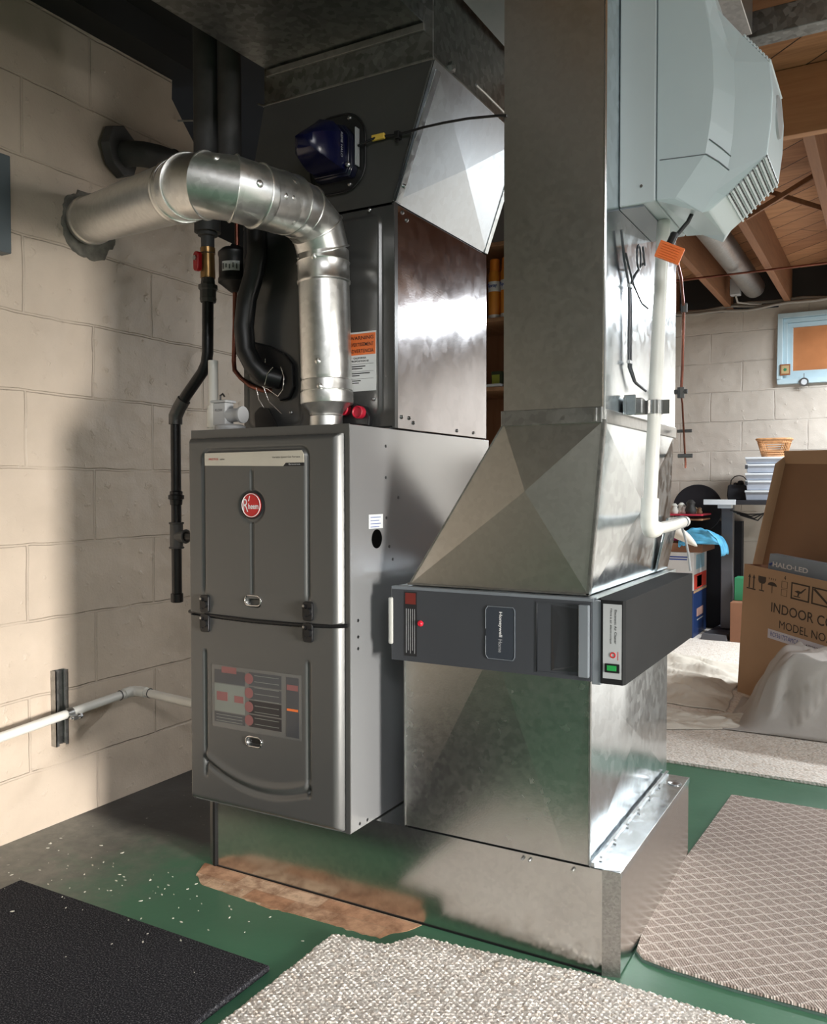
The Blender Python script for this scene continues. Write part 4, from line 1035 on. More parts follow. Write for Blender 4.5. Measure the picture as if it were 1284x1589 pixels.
# rough mortar around wall hole
b = MB(); ring = []
for i in range(64):
    a = 2*PI*i/64; r = .098+.018*noise.noise(Vector((math.cos(a)*2.2, math.sin(a)*2.2, 3)))+.006*noise.noise(Vector((math.cos(a)*14, math.sin(a)*14, 1)))
    ring.append(Vector((XL-.002, .215+r*math.cos(a), 1.690+r*math.sin(a))))
b.loft([ring, [p+(Vector((XL, .215, 1.69))-p)*.06+Vector((.007, 0, 0)) for p in ring]])
tag(b.build('mortar_collar', m_mortar, bevel=.002), 'ragged ring of grey mortar on the wall around the flue pipe', 'mortar')

# cast pipe stub above
cs = thing('cast_wall_pipe', 'dark cast pipe with an octagonal flange leaving the wall above the flue', 'pipe', (XL, .31, 1.93))
b = MB(); b.loft([b.ring((XL-.0, .318, 1.935), (1, .25, 0), .078, 8), b.ring((XL+.03, .322, 1.935), (1, .25, 0), .074, 8)]); b.build('flange', m_castiron, cs, bevel=.003)
b = MB(); b.tube([(XL+.01, .325, 1.925), (XL+.05, .325, 1.925), (XL+.085, .345, 1.922), (XL+.10, .39, 1.925), (XL+.11, .60, 1.935), (XL+.12, .9, 1.95)], .036, 28); b.build('pipe_body', m_castiron, cs, smooth=40)
b = MB(); b.torus((XL+.103, .44, 1.927), (0, 1, 0), .0365, .003, 28, 6); b.build('pipe_bead', m_castiron, cs, smooth=40)

# ================================================================== GAS LINE
gl = thing('gas_pipe', 'black iron gas pipe with a red-handled brass valve and drip leg left of the furnace', 'gas pipe', (-.63, .2, .63))
gx, gy = -.573, .2
b = MB(); b.cyl((gx, gy, 1.60), (gx, gy, ZC), .034, 24)
tag(b.build('cast_riser_pipe', m_castiron, smooth=40), 'dark vertical pipe from the ceiling, left of two above the flue', 'pipe', 'dark vertical pipes')
b = MB(); b.cyl((-.505, .21, 1.66), (-.505, .21, ZC), .030, 24)
tag(b.build('cast_riser_pipe', m_castiron, smooth=40), 'dark vertical pipe from the ceiling, right of two above the flue', 'pipe', 'dark vertical pipes')
b = MB(); b.lathe((gx, gy, 1.625), (0, 0, -1), [(-.03, .026), (0, .026), (.004, .022), (.022, .022), (.024, .025), (.034, .025), (.036, .017), (.075, .017), (.077, .019), (.080, .019)], 24); b.build('upper_union', m_castiron, gl, smooth=40)
b = MB(); b.lathe((gx, gy, 1.560), (0, 0, -1), [(0, .019), (.014, .019), (.016, .017), (.040, .018), (.050, .018), (.066, .019), (.078, .019)], 24); vb = b.build('valve_body', m_brass, gl, smooth=40)
hp = Vector((gx-.017, gy-.022, 1.53))
b = MB(); pts = rrect(0, 0, .022, .050, .010, 6); b.prism([(gx-.010+p[0], gy-.019-p[0]*.25, 1.522+p[1]) for p in pts], (-.004, -.012, 0)); hd = b.build('valve_handle', m_red, vb, bevel=.0015)
b = MB(); b.cyl((gx-.014, gy-.030, 1.530), (gx-.015, gy-.035, 1.530), .0065, 14); b.build('handle_nut', m_screw, hd)
b = MB(); b.lathe((gx, gy, 1.482), (0, 0, -1), [(0, .017), (.016, .019), (.018, .025), (.028, .025), (.032, .021), (.050, .021), (.052, .022), (.062, .020)], 10); b.build('union', m_castiron, gl, smooth=20)
pth = [(gx-.001, gy, 1.425), (gx-.002, gy, 1.35), (gx-.003, gy, 1.29), (gx-.008, gy, 1.262), (gx-.022, gy, 1.240), (gx-.050, gy, 1.212), (gx-.080, gy, 1.182), (gx-.098, gy, 1.160)]
b = MB(); b.tube(pth, .0148, 18); b.build('bent_pipe', m_blackpipe, gl, smooth=50)
lx = -.692
b = MB(); b.tube([(gx-.088, gy, 1.172), (gx-.105, gy, 1.152), (lx, gy, 1.130), (lx, gy, 1.108)], .018, 18); b.build('elbow_fitting', m_iron, gl, smooth=40)
b = MB(); b.lathe((lx, gy, 1.115), (0, 0, -1), [(0, .0135), (.185, .0135), (.187, .017), (.195, .017), (.197, .021), (.207, .021), (.209, .017), (.222, .016), (.224, .0135), (.46, .0135), (.462, .0165), (.484, .0165), (.486, .012)], 22); b.build('drip_leg', m_blackpipe, gl, smooth=30)
b = MB(); b.cyl((lx, gy, .845), (lx, gy, .775), .0175, 20); b.torus((lx, gy, .843), (0, 0, 1), .0175, .003, 22, 6); b.torus((lx, gy, .777), (0, 0, 1), .0175, .003, 22, 6); b.cyl((lx, gy, .808), (lx+.035, gy, .808), .0165, 20); b.torus((lx+.034, gy, .808), (1, 0, 0), .0165, .003, 22, 6); b.build('tee', m_castiron, gl, smooth=40)
b = MB(); b.cyl((lx+.03, gy, .808), (-FW-.0005, gy, .808), .0125, 18); b.build('branch_pipe', m_blackpipe, gl, smooth=40)

# refrigerant lines
fd = thing('filter_drier', 'black barrel-shaped filter drier with a white label in a copper line', 'filter drier', (-.482, .2, 1.43))
dx = -.482
b = MB(); b.lathe((dx, .2, 1.435), (0, 0, 1), [(0, .010), (.004, .016), (.020, .036), (.024, .042), (.034, .042), (.037, .040), (.088, .040), (.092, .042), (.100, .042), (.110, .032), (.116, .012), (.122, .009)], 30); dd = b.build('drier_body', m_black, fd, smooth=40)
b = MB()
arc = [(dx+.0408*math.sin(a), .2-.0408*math.cos(a)) for a in [-.15+.145*k for k in range(9)]]
b.loft([[Vector((x, y, 1.482)) for x, y in arc], [Vector((x, y, 1.506)) for x, y in arc]], False, False); b.build('drier_label', m_paper, dd)
b = MB()
for k in range(5):
    a = -.05+.22*k; x, y = dx+.0412*math.sin(a), .2-.0412*math.cos(a)
    b.box(x-.0015, x+.0015, y-.0004, y, 1.486+.003*(k % 2), 1.501-.002*(k % 3))
b.build('label_print', m_ink, dd)
b = MB(); b.cyl((dx+.008, .2, 1.553), (dx+.008, .2, 1.75), .0058, 12); b.build('upper_copper_line', m_copper, fd, smooth=40)
b = MB(); b.tube([(dx, .2, 1.44), (dx-.001, .2, 1.36), (dx-.001, .195, 1.26), (dx+.006, .19, 1.236), (dx+.03, .185, 1.215), (dx+.075, .17, 1.190), (-.36, .16, 1.176), (-.32, .18, 1.176)], .0058, 12); b.build('lower_copper_line', m_copper, fd, smooth=40)
rl = thing('insulated_refrigerant_line', 'thick black foam-insulated refrigerant line curving into the coil cabinet', 'insulated pipe', (-.37, .12, 1.2))
b = MB(); b.tube([(-.40, .17, 1.62), (-.372, .14, 1.602), (-.352, .13, 1.575), (-.350, .128, 1.50), (-.360, .128, 1.45), (-.382, .128, 1.395), (-.392, .128, 1.33), (-.388, .130, 1.27), (-.368, .133, 1.235), (-.345, .145, 1.21), (-.315, .172, 1.20)], .024, 20); b.build('foam_sleeve', m_black, rl, smooth=60)
b = MB(); b.tube([(-.42, .19, 1.60), (-.395, .155, 1.597), (-.382, .15, 1.57), (-.385, .15, 1.45)], .020, 16); b.build('foam_wrap', m_clothblack, rl, smooth=60)
pts = [(-.40, 1.30), (-.345, 1.285), (-.30, 1.262), (-.275, 1.235), (-.272, 1.18), (-.285, 1.155), (-.315, 1.148), (-.335, 1.165), (-.36, 1.20), (-.40, 1.22)]
b = MB(); b.prism([(x, .178, z) for x, z in pts], (0, -.012, 0)); b.build('rubber_grommet', m_black, rl, bevel=.004)
b = MB(); b.tube([(-.345, .15, 1.25), (-.338, .14, 1.20), (-.335, .135, 1.185)], .0014, 6); b.tube([(-.334, .135, 1.185), (-.322, .13, 1.21), (-.305, .13, 1.225)], .0012, 6)
b.tube([(-.285, .135, 1.225), (-.272, .13, 1.20), (-.275, .13, 1.17), (-.29, .13, 1.155), (-.325, .135, 1.175), (-.345, .14, 1.182)], .0012, 6)
b.tube([(-.338, .135, 1.18), (-.325, .14, 1.145), (-.295, .15, 1.115)], .001, 6); b.tube([(-.36, .135, 1.18), (-.352, .135, 1.15), (-.34, .14, 1.13)], .001, 6)
b.build('tie_wire', m_chrome, rl, smooth=60)

# drain trap on furnace top
tp = thing('condensate_trap', 'light grey plastic condensate fitting standing on the top left corner of the furnace', 'drain fitting', (-.40, .08, ZB1+.001))
b = MB(); b.box(-.432, -.392, .06, .09, ZB1+.016, ZB1+.070); b.box(-.437, -.387, .055, .095, ZB1+.070, ZB1+.076); b.build('trap_body', m_lightgrey, tp, bevel=.003)
b = MB(); b.cyl((-.395, .075, ZB1+.040), (-.354, .075, ZB1+.040), .016, 20); b.cyl((-.356, .075, ZB1+.040), (-.350, .075, ZB1+.040), .020, 20); b.build('trap_outlet', m_lightgrey, tp, smooth=40)
b = MB(); b.lathe((-.385, .07, ZB1+.001), (0, 0, 1), [(0, .036), (.012, .036), (.016, .028)], 30); b.build('trap_flange', m_lightgrey, tp, smooth=40)
b = MB(); b.tube([(-.418, .072, ZB1+.076), (-.418, .072, ZB1+.088), (-.411, .072, ZB1+.092), (-.405, .072, ZB1+.085)], .0022, 6); b.build('sensor_wire', m_black, tp)
text('FLOW', .006, (-.412, .0595, ZB1+.052), (1, 0, 0), (0, 0, 1), m_ink, tp, width=.022)
cu = MB(); cu.tube([(-.521, .16, .80), (-.521, .16, ZB1+.09), (-.521, .16, ZB1+.19)], .0125, 16); cu.cyl((-.521, .16, ZB1+.02), (-.521, .16, ZB1+.075), .0165, 16)
tag(cu.build('white_riser_pipe', m_white, smooth=40), 'short white vertical pipe behind the grey fitting, against the furnace left side', 'pipe')
bk = MB(); bk.prism([(x, .165, z) for x, z in [(-.385, ZB1+.002), (-.315, ZB1+.002), (-.318, ZB1+.02), (-.345, ZB1+.062), (-.372, ZB1+.066), (-.39, ZB1+.05)]], (0, -.004, 0))
tag(bk.build('access_flap', m_black, bevel=.001), 'small black flap standing on the furnace top beside the grey fitting', 'bracket')

# wall drain pipe + strut
dp = thing('wall_drain_pipe', 'white plastic pipe running along the left wall and turning behind the furnace', 'drain pipe', (-1.0, .0, .3))
b = MB(); b.tube([(-.996, -1.2, .225), (-.996, -.115, .300), (-.996, .30, .328)], .0125, 18); b.build('wall_run', m_white, dp, smooth=40)
b = MB(); b.tube([(-.996, .285, .327), (-.996, .312, .329), (-.990, .322, .329), (-.978, .328, .329), (-.95, .33, .328)], .0155, 18); b.build('elbow', m_white, dp, smooth=50)
b = MB(); b.tube([(-.96, .33, .328), (-.50, .34, .300)], .0125, 18); b.build('cross_run', m_white, dp, smooth=40)
b = MB(); b.torus((-.996, .272, .326), (0, 1, 0), .0135, .0014, 20, 6); b.build('joint_ring', m_slate, dp)
b = MB(); b.torus((-.935, .331, .327), (1, 0, 0), .0135, .0014, 20, 6); b.build('joint_ring', m_slate, dp)
sc_ = thing('wall_strut', 'short vertical galvanized strut channel with a clamp on the left wall', 'strut channel', (XL, .09, .22))
b = MB(); b.box(XL+.0005, XL+.003, .068, .109, .222, .432); b.box(XL+.003, XL+.022, .068, .0705, .222, .432); b.box(XL+.003, XL+.022, .1065, .109, .222, .432); b.box(XL+.020, XL+.022, .068, .078, .222, .432); b.box(XL+.020, XL+.022, .099, .109, .222, .432); b.build('channel', m_galv_dull, sc_)
b = MB(); b.loft([b.ring((-.996, .082, .313), (0, 1, .07), .0155, 24), b.ring((-.996, .102, .314), (0, 1, .07), .0155, 24)], False); b.box(-.985, -.965, .084, .100, .300, .312); b.build('clamp_band', m_galv_dull, sc_, smooth=40)
b = MB(); b.cyl((-.972, .078, .306), (-.972, .112, .306), .004, 8); b.cyl((-.972, .108, .306), (-.972, .114, .306), .008, 6); b.build('clamp_bolt', m_screw, sc_)
# grey panel edge at the left frame edge
b = MB(); b.box(XL+.001, XL+.04, -.35, -.062, 1.54, 1.79)
tag(b.build('wall_panel_box', plain('blue_grey_panel', (.10, .12, .13), .4), bevel=.003), 'dark blue-grey box on the left wall, cut off by the photo edge', 'panel')
# loose cables in the dark opening
b = MB(); b.tube([(-1.03, .56, 2.115), (-.98, .60, 2.12), (-.93, .62, 2.15), (-.90, .60, 2.19)], .003, 6); tag(b.build('loose_cable', m_wirew, smooth=60), 'short pale cable curling out of the broken wall opening', 'cable')
b = MB(); b.tube([(-.75, .62, 2.13), (-.55, .60, 2.03), (-.45, .58, 1.99)], .003, 6); tag(b.build('loose_cable', m_wirew, smooth=60), 'pale cable sloping down behind the right dark pipe to the trunk', 'cable')

# ================================================================== SHELVING WITH CANS
sh = thing('wooden_shelf', 'orange-brown wooden shelving seen in the gap between coil cabinet and return duct', 'shelf', (-.55, 2.1, 0))
b = MB(); b.box(-.9, -.42, 2.33, 2.35, .010, 2.11); b.build('back_board', wood('shelf_back', (.30, .13, .06), (.42, .2, .1), (14, 14, 1)), sh)
for zz in (.35, .75, 1.06, 1.385, 1.690, 2.02):
    b = MB(); b.box(-.9, -.44, 2.0, 2.33, zz-.018, zz); b.build('shelf_board', m_shelf, sh, bevel=.002)
b = MB(); b.box(-.442, -.420, 2.0, 2.35, .010, 2.11); b.build('side_board', m_shelf, sh)
b = MB(); b.box(-.92, -.9, 2.0, 2.35, .010, 2.11); b.build('side_board', m_shelf, sh)
def can(x, y, label):
    t = thing('spray_can', label, 'spray can', (x, y, 1.6905), 'spray cans on the shelf')
    b = MB(); b.lathe((x, y, 1.6905), (0, 0, 1), [(0, .027), (.004, .029), (.20, .029), (.212, .024)], 24); c = b.build('can_body', m_can, t, smooth=40)
    b = MB(); b.lathe((x, y, 1.6905), (0, 0, 1), [(.12, .0293), (.165, .0293)], 24, cap=False); b.build('can_label', m_inkwhite, c, smooth=40)
    text('Spray', .020, (x, y-.0298, 1.835), (1, 0, 0), (0, 0, 1), m_inkblue, t, width=.045, bold=.02)
    b = MB(); b.lathe((x, y, 1.6905), (0, 0, 1), [(0, .0293), (.018, .0293)], 24, cap=False); b.build('can_rim', m_inkwhite, c, smooth=40)
    b = MB(); b.lathe((x, y, 1.903), (0, 0, 1), [(0, .024), (.05, .022), (.054, .018)], 24); b.build('can_cap', plain('orange_cap', (.8, .25, .03), .4), t, smooth=40)
can(-.583, 2.05, 'orange spray can on the top visible shelf, left of two')
can(-.520, 2.04, 'orange spray can on the top visible shelf, right of two')
b = MB(); b.box(-.60, -.545, 2.05, 2.10, 1.3865, 1.46); k_ = tag(b.build('small_carton', plain('dark_green_print', (.03, .05, .02), .5), bevel=.001), 'small dark carton with yellow-green print on the lower shelf', 'box')
b = MB(); b.box(-.597, -.560, 2.0495, 2.05, 1.405, 1.445); b.build('print_field', plain('lime_print', (.35, .42, .05), .5), k_)
b = MB(); b.box(-.62, -.535, 2.005, 2.045, 1.3865, 1.400); tag(b.build('white_packet', m_binlid, bevel=.004), 'flat white packet lying at the front of the lower shelf', 'packet')

# ================================================================== BACK CORNER
dk = thing('standing_desk', 'black-topped standing desk with a white corner piece in the back corner', 'desk', (.3, 4.1, 0))
b = MB(); b.box(.145, 1.4, 4.0, 4.42, .835, .862); b.box(-.03, .145, 4.02, 4.42, .836, .861); b.build('desk_top', m_bench, dk, bevel=.003)
b = MB(); b.box(-.045, .143, 3.995, 4.02, .834, .866); b.build('white_edge', m_lightgrey if False else m_binlid, dk, bevel=.002)
b = MB(); b.box(.035, .105, 4.15, 4.21, .0515, .835); b.build('leg', m_legs, dk, bevel=.004)
b = MB(); b.box(1.25, 1.32, 4.15, 4.21, .0095, .835); b.build('leg', m_legs, dk, bevel=.004)
b = MB(); b.hexa([(-.045, 3.93, .0095), (.115, 3.93, .0095), (.120, 4.40, .0095), (.00, 4.40, .0095), (-.035, 3.94, .045), (.105, 3.94, .045), (.110, 4.40, .05), (.01, 4.40, .05)]); b.build('foot', m_legs, dk, bevel=.003)
b = MB(); b.box(.03, .11, 4.05, 4.12, .812, .834); b.build('control_box', m_binlid, dk, bevel=.002)
b = MB()
for i in range(4): b.tube([(.10+.02*i, 4.06, .80-.01*i), (.2+.02*i, 4.08, .775-.012*i), (.32, 4.09, .78+.01*i), (.45, 4.1, .80-.005*i)], .004, 6)
b.build('cables', m_black, dk, smooth=60)
# bag
bg = thing('handbag', 'small black cloth bag with a round handle on the desk', 'bag', (.13, 4.15, .8625))
b = MB(); b.loft([[Vector((x, y, z)) for x, y in ((.075+dx_, 4.10), (.205-dx_, 4.10), (.205-dx_, 4.19), (.075+dx_, 4.19))] for z, dx_ in ((.8625, .004), (.89, .0), (.945, .004), (.958, .010))]); b.build('bag_body', m_clothblack, bg, bevel=.008, seg=3)
b = MB(); b.tube([(.090, 4.14, .95), (.094, 4.14, .985), (.115, 4.14, 1.008), (.14, 4.14, 1.014), (.165, 4.14, 1.008), (.186, 4.14, .985), (.19, 4.14, .95)], .003, 8); b.build('bag_handle', m_black, bg, smooth=60)
b = MB(); b.sphere((.15, 4.14, .965), .02, 8); b.sphere((.12, 4.14, .958), .014, 8); b.build('bag_contents', m_clothblack, bg, smooth=60)
# stacked bins
bz = [.8625, .925, .985, 1.03, 1.085]
names = ['lowest', 'second from bottom', 'third from bottom', 'fourth from bottom', 'top']
for i in range(5):
    h = [.060, .058, .043, .053, .040][i]; x0 = .185+.004*(i % 2); x1 = .470
    t = thing('storage_bin', 'flat translucent storage box, %s of the stack on the desk' % names[i], 'storage box', (x0, 4.1, bz[i]), 'storage boxes stacked on the desk')
    b = MB(); b.hexa([(x0+.008, 4.07, bz[i]), (x1-.008, 4.07, bz[i]), (x1-.008, 4.35, bz[i]), (x0+.008, 4.35, bz[i]), (x0+.003, 4.06, bz[i]+h-.014), (x1-.003, 4.06, bz[i]+h-.014), (x1-.003, 4.36, bz[i]+h-.014), (x0+.003, 4.36, bz[i]+h-.014)]); b.build('bin_body', m_bin, t, bevel=.003)
    b = MB(); b.box(x0, x1, 4.055, 4.365, bz[i]+h-.014, bz[i]+h-.001); b.build('bin_lid', m_binlid, t, bevel=.003)
    if i in (1, 3):
        b = MB(); b.box(x0-.002, x0+.014, 4.05, 4.058, bz[i]+h-.03, bz[i]+h-.006); b.build('bin_latch', m_slate, t)
# basket
bk_ = thing('wicker_basket', 'small brown wicker basket on top of the stacked storage boxes', 'basket', (.31, 4.2, 1.1265))
zb = 1.1265
def bring(z, w, d): return [Vector((x, y, z)) for x, y in rrect(.335, 4.20, w, d, .035, 5)]
b = MB(); 
for k in range(8):
    z = zb+.004+.014*k; w = .135+.0075*k; r_ = bring(z, w, w*.75); 
    if 3 <= k <= 5:
        seg_ = [p for p in r_ if not (abs(p.x-.335) < .05 and p.y < 4.2)]
        # open hand hole at the front
        left = sorted([p for p in r_ if p.y < 4.2 and p.x < .30], key=lambda p: -p.x)
        b.tube(r_[0:len(r_)//2+1], .0045, 6)
    else: b.tube(r_+[r_[0]], .0050, 6, cap=False)
for k in range(24):
    r0 = bring(zb+.002, .135, .10); r1 = bring(zb+.104, .19, .145); i = k % len(r0)
    b.tube([r0[i], r1[i]], .003, 6)
b.loft([bring(zb, .130, .098), bring(zb+.004, .130, .098)])
b.build('woven_body', m_wicker, bk_, smooth=60)
b = MB(); r_ = bring(zb+.108, .195, .15); b.tube(r_+[r_[0]], .007, 8, cap=False); b.build('basket_rim', m_wicker, bk_, smooth=60)
# round black hat / disc and clutter shelf left of desk
b = MB(); b.lathe((-.15, 4.37, .80), (0, -1, .06), [(0, .155), (.012, .160), (.02, .155)], 48); tag(b.build('round_black_board', m_clothblack, smooth=40), 'large round black board standing against the back wall left of the desk', 'board')
cs_ = thing('craft_shelf', 'low shelf with a red edge crowded with craft bits beside the desk', 'shelf', (-.15, 4.1, 0))
b = MB(); b.box(-.42, -.050, 3.97, 4.28, .765, .775); b.build('top_board', plain('red_board', (.5, .03, .06), .5), cs_)
b = MB(); b.box(-.42, -.055, 4.00, 4.28, .735, .745); b.build('lower_board', m_shelf, cs_)
b = MB(); b.box(-.42, .12, 4.41, 4.49, .0095, .72); b.build('dark_cabinet', m_clothblack, cs_)
b = MB(); b.box(-.42, -.40, 3.98, 4.28, .60, .775); b.build('side_board', m_clothblack, cs_)
cols = [(.5, .5, .45), (.6, .6, .55), (.02, .02, .02), (.45, .35, .2), (.6, .6, .6), (.3, .2, .12)]
nm = ['white knitted ornament', 'cream figurine', 'black figurine', 'tan spool', 'white figurine', 'brown bottle']
sm = []
for i, (x, s_) in enumerate([(-.225, .028), (-.185, .030), (-.125, .038), (-.10, .018), (-.160, .022), (-.075, .018)]):
    b = MB(); b.lathe((x, 4.02+.02*(i % 2), .776), (0, 0, 1), [(0, s_*.8), (s_*.6, s_), (s_*1.4, s_*.6), (s_*1.8, s_*.75), (s_*2.3, s_*.3)], 14)
    tag(b.build('ornament', plain('ornament_%d' % i, cols[i], .5), smooth=50), nm[i]+' on the red-edged craft shelf', 'ornament', 'ornaments on the craft shelf')
yc = [((.6, .1, .35), -.22, 'magenta yarn ball'), ((.15, .08, .4), -.175, 'purple yarn ball'), ((.05, .35, .35), -.10, 'teal yarn ball'), ((.6, .6, .6), -.25, 'white yarn ball')]
for i, (c, x, n_) in enumerate(yc):
    b = MB(); b.sphere((x, 4.03, .635+.005*i+(.055 if i == 3 else 0)), .034, 10, (1.2, 1, .9)); tag(b.build('yarn_ball', plain('yarn_%d' % i, c, .9, 0, .3, 60), smooth=60), n_+' below the red shelf edge', 'yarn', 'yarn balls')
# blue bag
def bagfn(u, v):
    a = u*PI; x = -.035+.125*math.cos(PI-a)*(1-.15*v)+.02*v; z = .600+.125*math.sin(a)**.8*(1-.25*v)-.05*u*u+.012*noise.noise(Vector((u*9, v*7, 2))); y = 3.84+.25*v+.02*noise.noise(Vector((u*7, v*5, 0)))
    return (x, y, z-.02)
b = MB(); b.grid(bagfn, 40, 20); b.grid(lambda u, v: (lambda p: (p[0], 3.84+.01*noise.noise(Vector((u*6, v*6, 1))), p[2]*v+.60*(1-v)))(bagfn(u, 0)), 40, 8)
tag(b.build('blue_plastic_bag', m_sky, smooth=120, solid=.002), 'crumpled light blue plastic bag with dark print on the carton stack', 'bag')
# cream bundle in front of it
def bund(u, v):
    a = v*2*PI; r = .038*math.sin(PI*min(1, .12+u*.88))**.6
    return (-.22+.18*u, 3.80+r*.8*math.cos(a), .675-.085*u*u+r*math.sin(a)+.004*noise.noise(Vector((u*12, v*8, 0))))
b = MB(); b.grid(bund, 30, 24); tag(b.build('cloth_bundle', m_canvas, smooth=120), 'cream rolled cloth bundle lying in front of the blue bag', 'cloth')
# cartons under it
b = MB(); b.box(-.36, -.04, 3.95, 4.36, .540, .590); tag(b.build('flat_carton', m_carddark, bevel=.002), 'flat brown carton on top of the white printed box', 'box')
def carton(name, label, x0, x1, y0, y1, z0, z1, m_, prints):
    t = thing(name, label, 'box', ((x0+x1)/2, (y0+y1)/2, z0)); b = MB(); b.box(x0, x1, y0, y1, z0, z1); bb_ = b.build('carton_body', m_, t, bevel=.002)
    for (ax, a0, a1, b0, b1, mm) in prints:
        b = MB()
        if ax == 'x': b.box(x1, x1+.0008, a0, a1, b0, b1)
        else: b.box(a0, a1, y0-.0008, y0, b0, b1)
        b.build('printed_patch', mm, bb_)
    return t
m_whitebox = plain('white_carton', (.66, .66, .66), .5); m_redp = plain('red_print', (.55, .05, .03), .5)
t = carton('printed_carton', 'white carton with blue lettering and a red-and-white side above the blue carton', -.36, -.09, 3.95, 4.36, .302, .539, m_whitebox,
       [('x', 3.96, 4.35, .305, .400, m_redp), ('x', 4.02, 4.28, .43, .52, plain('pale_blue_print', (.3, .5, .62), .5)), ('x', 4.05, 4.20, .315, .385, m_whitebox), ('y', -.24, -.12, .505, .513, m_inkblue), ('y', -.24, -.13, .49, .498, m_inkblue)])
t = carton('blue_carton', 'dark blue carton on the floor under the white printed carton', -.36, -.09, 3.95, 4.36, .0095, .300, m_blue, [('x', 4.05, 4.25, .13, .18, plain('pinkish_print', (.5, .3, .25), .5)), ('x', 4.06, 4.25, .105, .112, m_lightgrey), ('x', 3.95, 4.36, .285, .300, m_card)])
# green box and brown box behind the big carton
b = MB(); b.box(.137, .33, 4.02, 4.14, .25, .39); tag(b.build('green_box', m_green, bevel=.003), 'green plastic box just visible behind the big carton', 'box')
b = MB(); b.box(.128, .34, 3.93, 4.14, .0095, .249); tag(b.build('brown_box', m_carddark, bevel=.003), 'reddish brown carton under the green box', 'box')

# ================================================================== BIG CARTONS
bc = thing('indoor_coil_carton', 'big tan carton printed INDOOR CO and MODEL NO standing behind the draped heap', 'carton', (.5, 2.6, .0095))
P0 = Vector((.375, 2.62, .0)); P0t = Vector((.401, 2.597, .594)); dirx = Vector((.735, -.678, 0)).normalized()
# tilt of the left edge is small; front panel spans along dirx
upv = (P0t-Vector((.372, 2.62, .0096))).normalized()
o0 = Vector((.372, 2.62, .0096)); Wc = .62; Hc = .586/upv.z
dirx = (dirx-upv*dirx.dot(upv)).normalized(); nrm = dirx.cross(upv)   # towards camera-ish
def CP(a, h, off=0.): return o0+dirx*a+upv*h+nrm*off
b = MB(); b.loft([[CP(0, 0), CP(Wc, 0), CP(Wc, Hc), CP(0, Hc)], [CP(0, 0, -.006), CP(Wc, 0, -.006), CP(Wc, Hc, -.006), CP(0, Hc, -.006)]]); pf = b.build('front_panel', m_card, bc)
dep = .165
b = MB()
b.loft([[CP(0, 0, -.006), CP(0, Hc, -.006), CP(0, Hc-.01, -dep), CP(0, 0, -dep)], [CP(.006, 0, -.006), CP(.006, Hc, -.006), CP(.006, Hc-.01, -dep), CP(.006, 0, -dep)]])
b.build('side_panel', m_carddark, bc)
b = MB(); b.loft([[CP(0, 0, -dep), CP(Wc, 0, -dep), CP(Wc, Hc, -dep), CP(0, Hc, -dep)], [CP(0, 0, -dep-.006), CP(Wc, 0, -dep-.006), CP(Wc, Hc, -dep-.006), CP(0, Hc, -dep-.006)]]); b.build('back_panel', m_cardin, bc)
nt = -nrm
def ctext(s_, h, a, z, w=None, mt=m_brownink, bold=.02): text(s_, h, CP(a, z, .0006) if nrm.y < 0 else CP(a, z, .0006), dirx, upv, mt, pf, width=w, bold=bold)
# scale: 1 px ~ .0026 m along dirx at the panel
ctext('INDOOR COIL', .042, .386, .427, .40, bold=.006)
ctext('MODEL NO.', .034, .375, .362, .27, bold=.0)
b = MB(); b.loft([[CP(.175, .290, .0008), CP(.615, .290, .0008), CP(.615, .330, .0008), CP(.175, .330, .0008)], [CP(.175, .290, .0014), CP(.615, .290, .0014), CP(.615, .330, .0014), CP(.175, .330, .0014)]]); st_ = b.build('model_sticker', plain('lilac_white_label', (.62, .60, .66), .5), pf)
text('RCF3617STAMCA', .020, CP(.275, .311, .0016), dirx, upv, m_inkblue, st_, width=.165)
text('4/2022', .013, CP(.430, .307, .0016), dirx, upv, m_ink, st_, width=.070)
def cq(a0, a1, h0, h1, m_=m_brownink, nm_='printed_mark', off=.0006):
    b = MB(); b.loft([[CP(a0, h0, off), CP(a1, h0, off), CP(a1, h1, off), CP(a0, h1, off)], [CP(a0, h0, off+.0004), CP(a1, h0, off+.0004), CP(a1, h1, off+.0004), CP(a0, h1, off+.0004)]]); b.build(nm_, m_, pf)
def cp_poly(pts, nm_='printed_mark', m_=m_brownink):
    b = MB(); b.loft([[CP(a, h, .0006) for a, h in pts], [CP(a, h, .0010) for a, h in pts]]); b.build(nm_, m_, pf)
# this-way-up arrows
for a in (.040, .068):
    cq(a-.0035, a+.0035, .487, .535); cp_poly([(a-.009, .533), (a+.009, .533), (a, .549)])
cq(.024, .082, .481, .486)
cp_poly([(.096, .549), (.144, .549), (.144, .530), (.137, .520), (.120, .516), (.103, .520), (.096, .530)]); cq(.1175, .1225, .490, .519); cq(.105, .135, .484, .489)
cp_poly([(.156+.028*(1-math.cos(PI*k/10)), .518+.016*math.sin(PI*k/10)) for k in range(11)]); cq(.183, .186, .486, .520)
for k in range(4): cq(.162+.013*k, .165+.013*k, .543, .551)
text('4', .018, CP(.258, .565, .0006), dirx, upv, m_brownink, pf)
for (a, h) in ((.240, .486), (.240, .520)):
    for (q0, q1, q2, q3) in ((a, a+.034, h, h+.001), (a, a+.034, h+.028, h+.029), (a, a+.0015, h, h+.028), (a+.0325, a+.034, h, h+.028)): cq(q0, q1, q2, q3)
for a in (.296, .412):
    w_ = .104
    for (q0, q1, q2, q3) in ((a, a+w_, .484, .490), (a, a+w_, .548, .554), (a, a+.007, .490, .548), (a+w_-.007, a+w_, .490, .548)): cq(q0, q1, q2, q3)
cp_poly([(.418, .544), (.430, .548), (.512, .495), (.503, .491)])
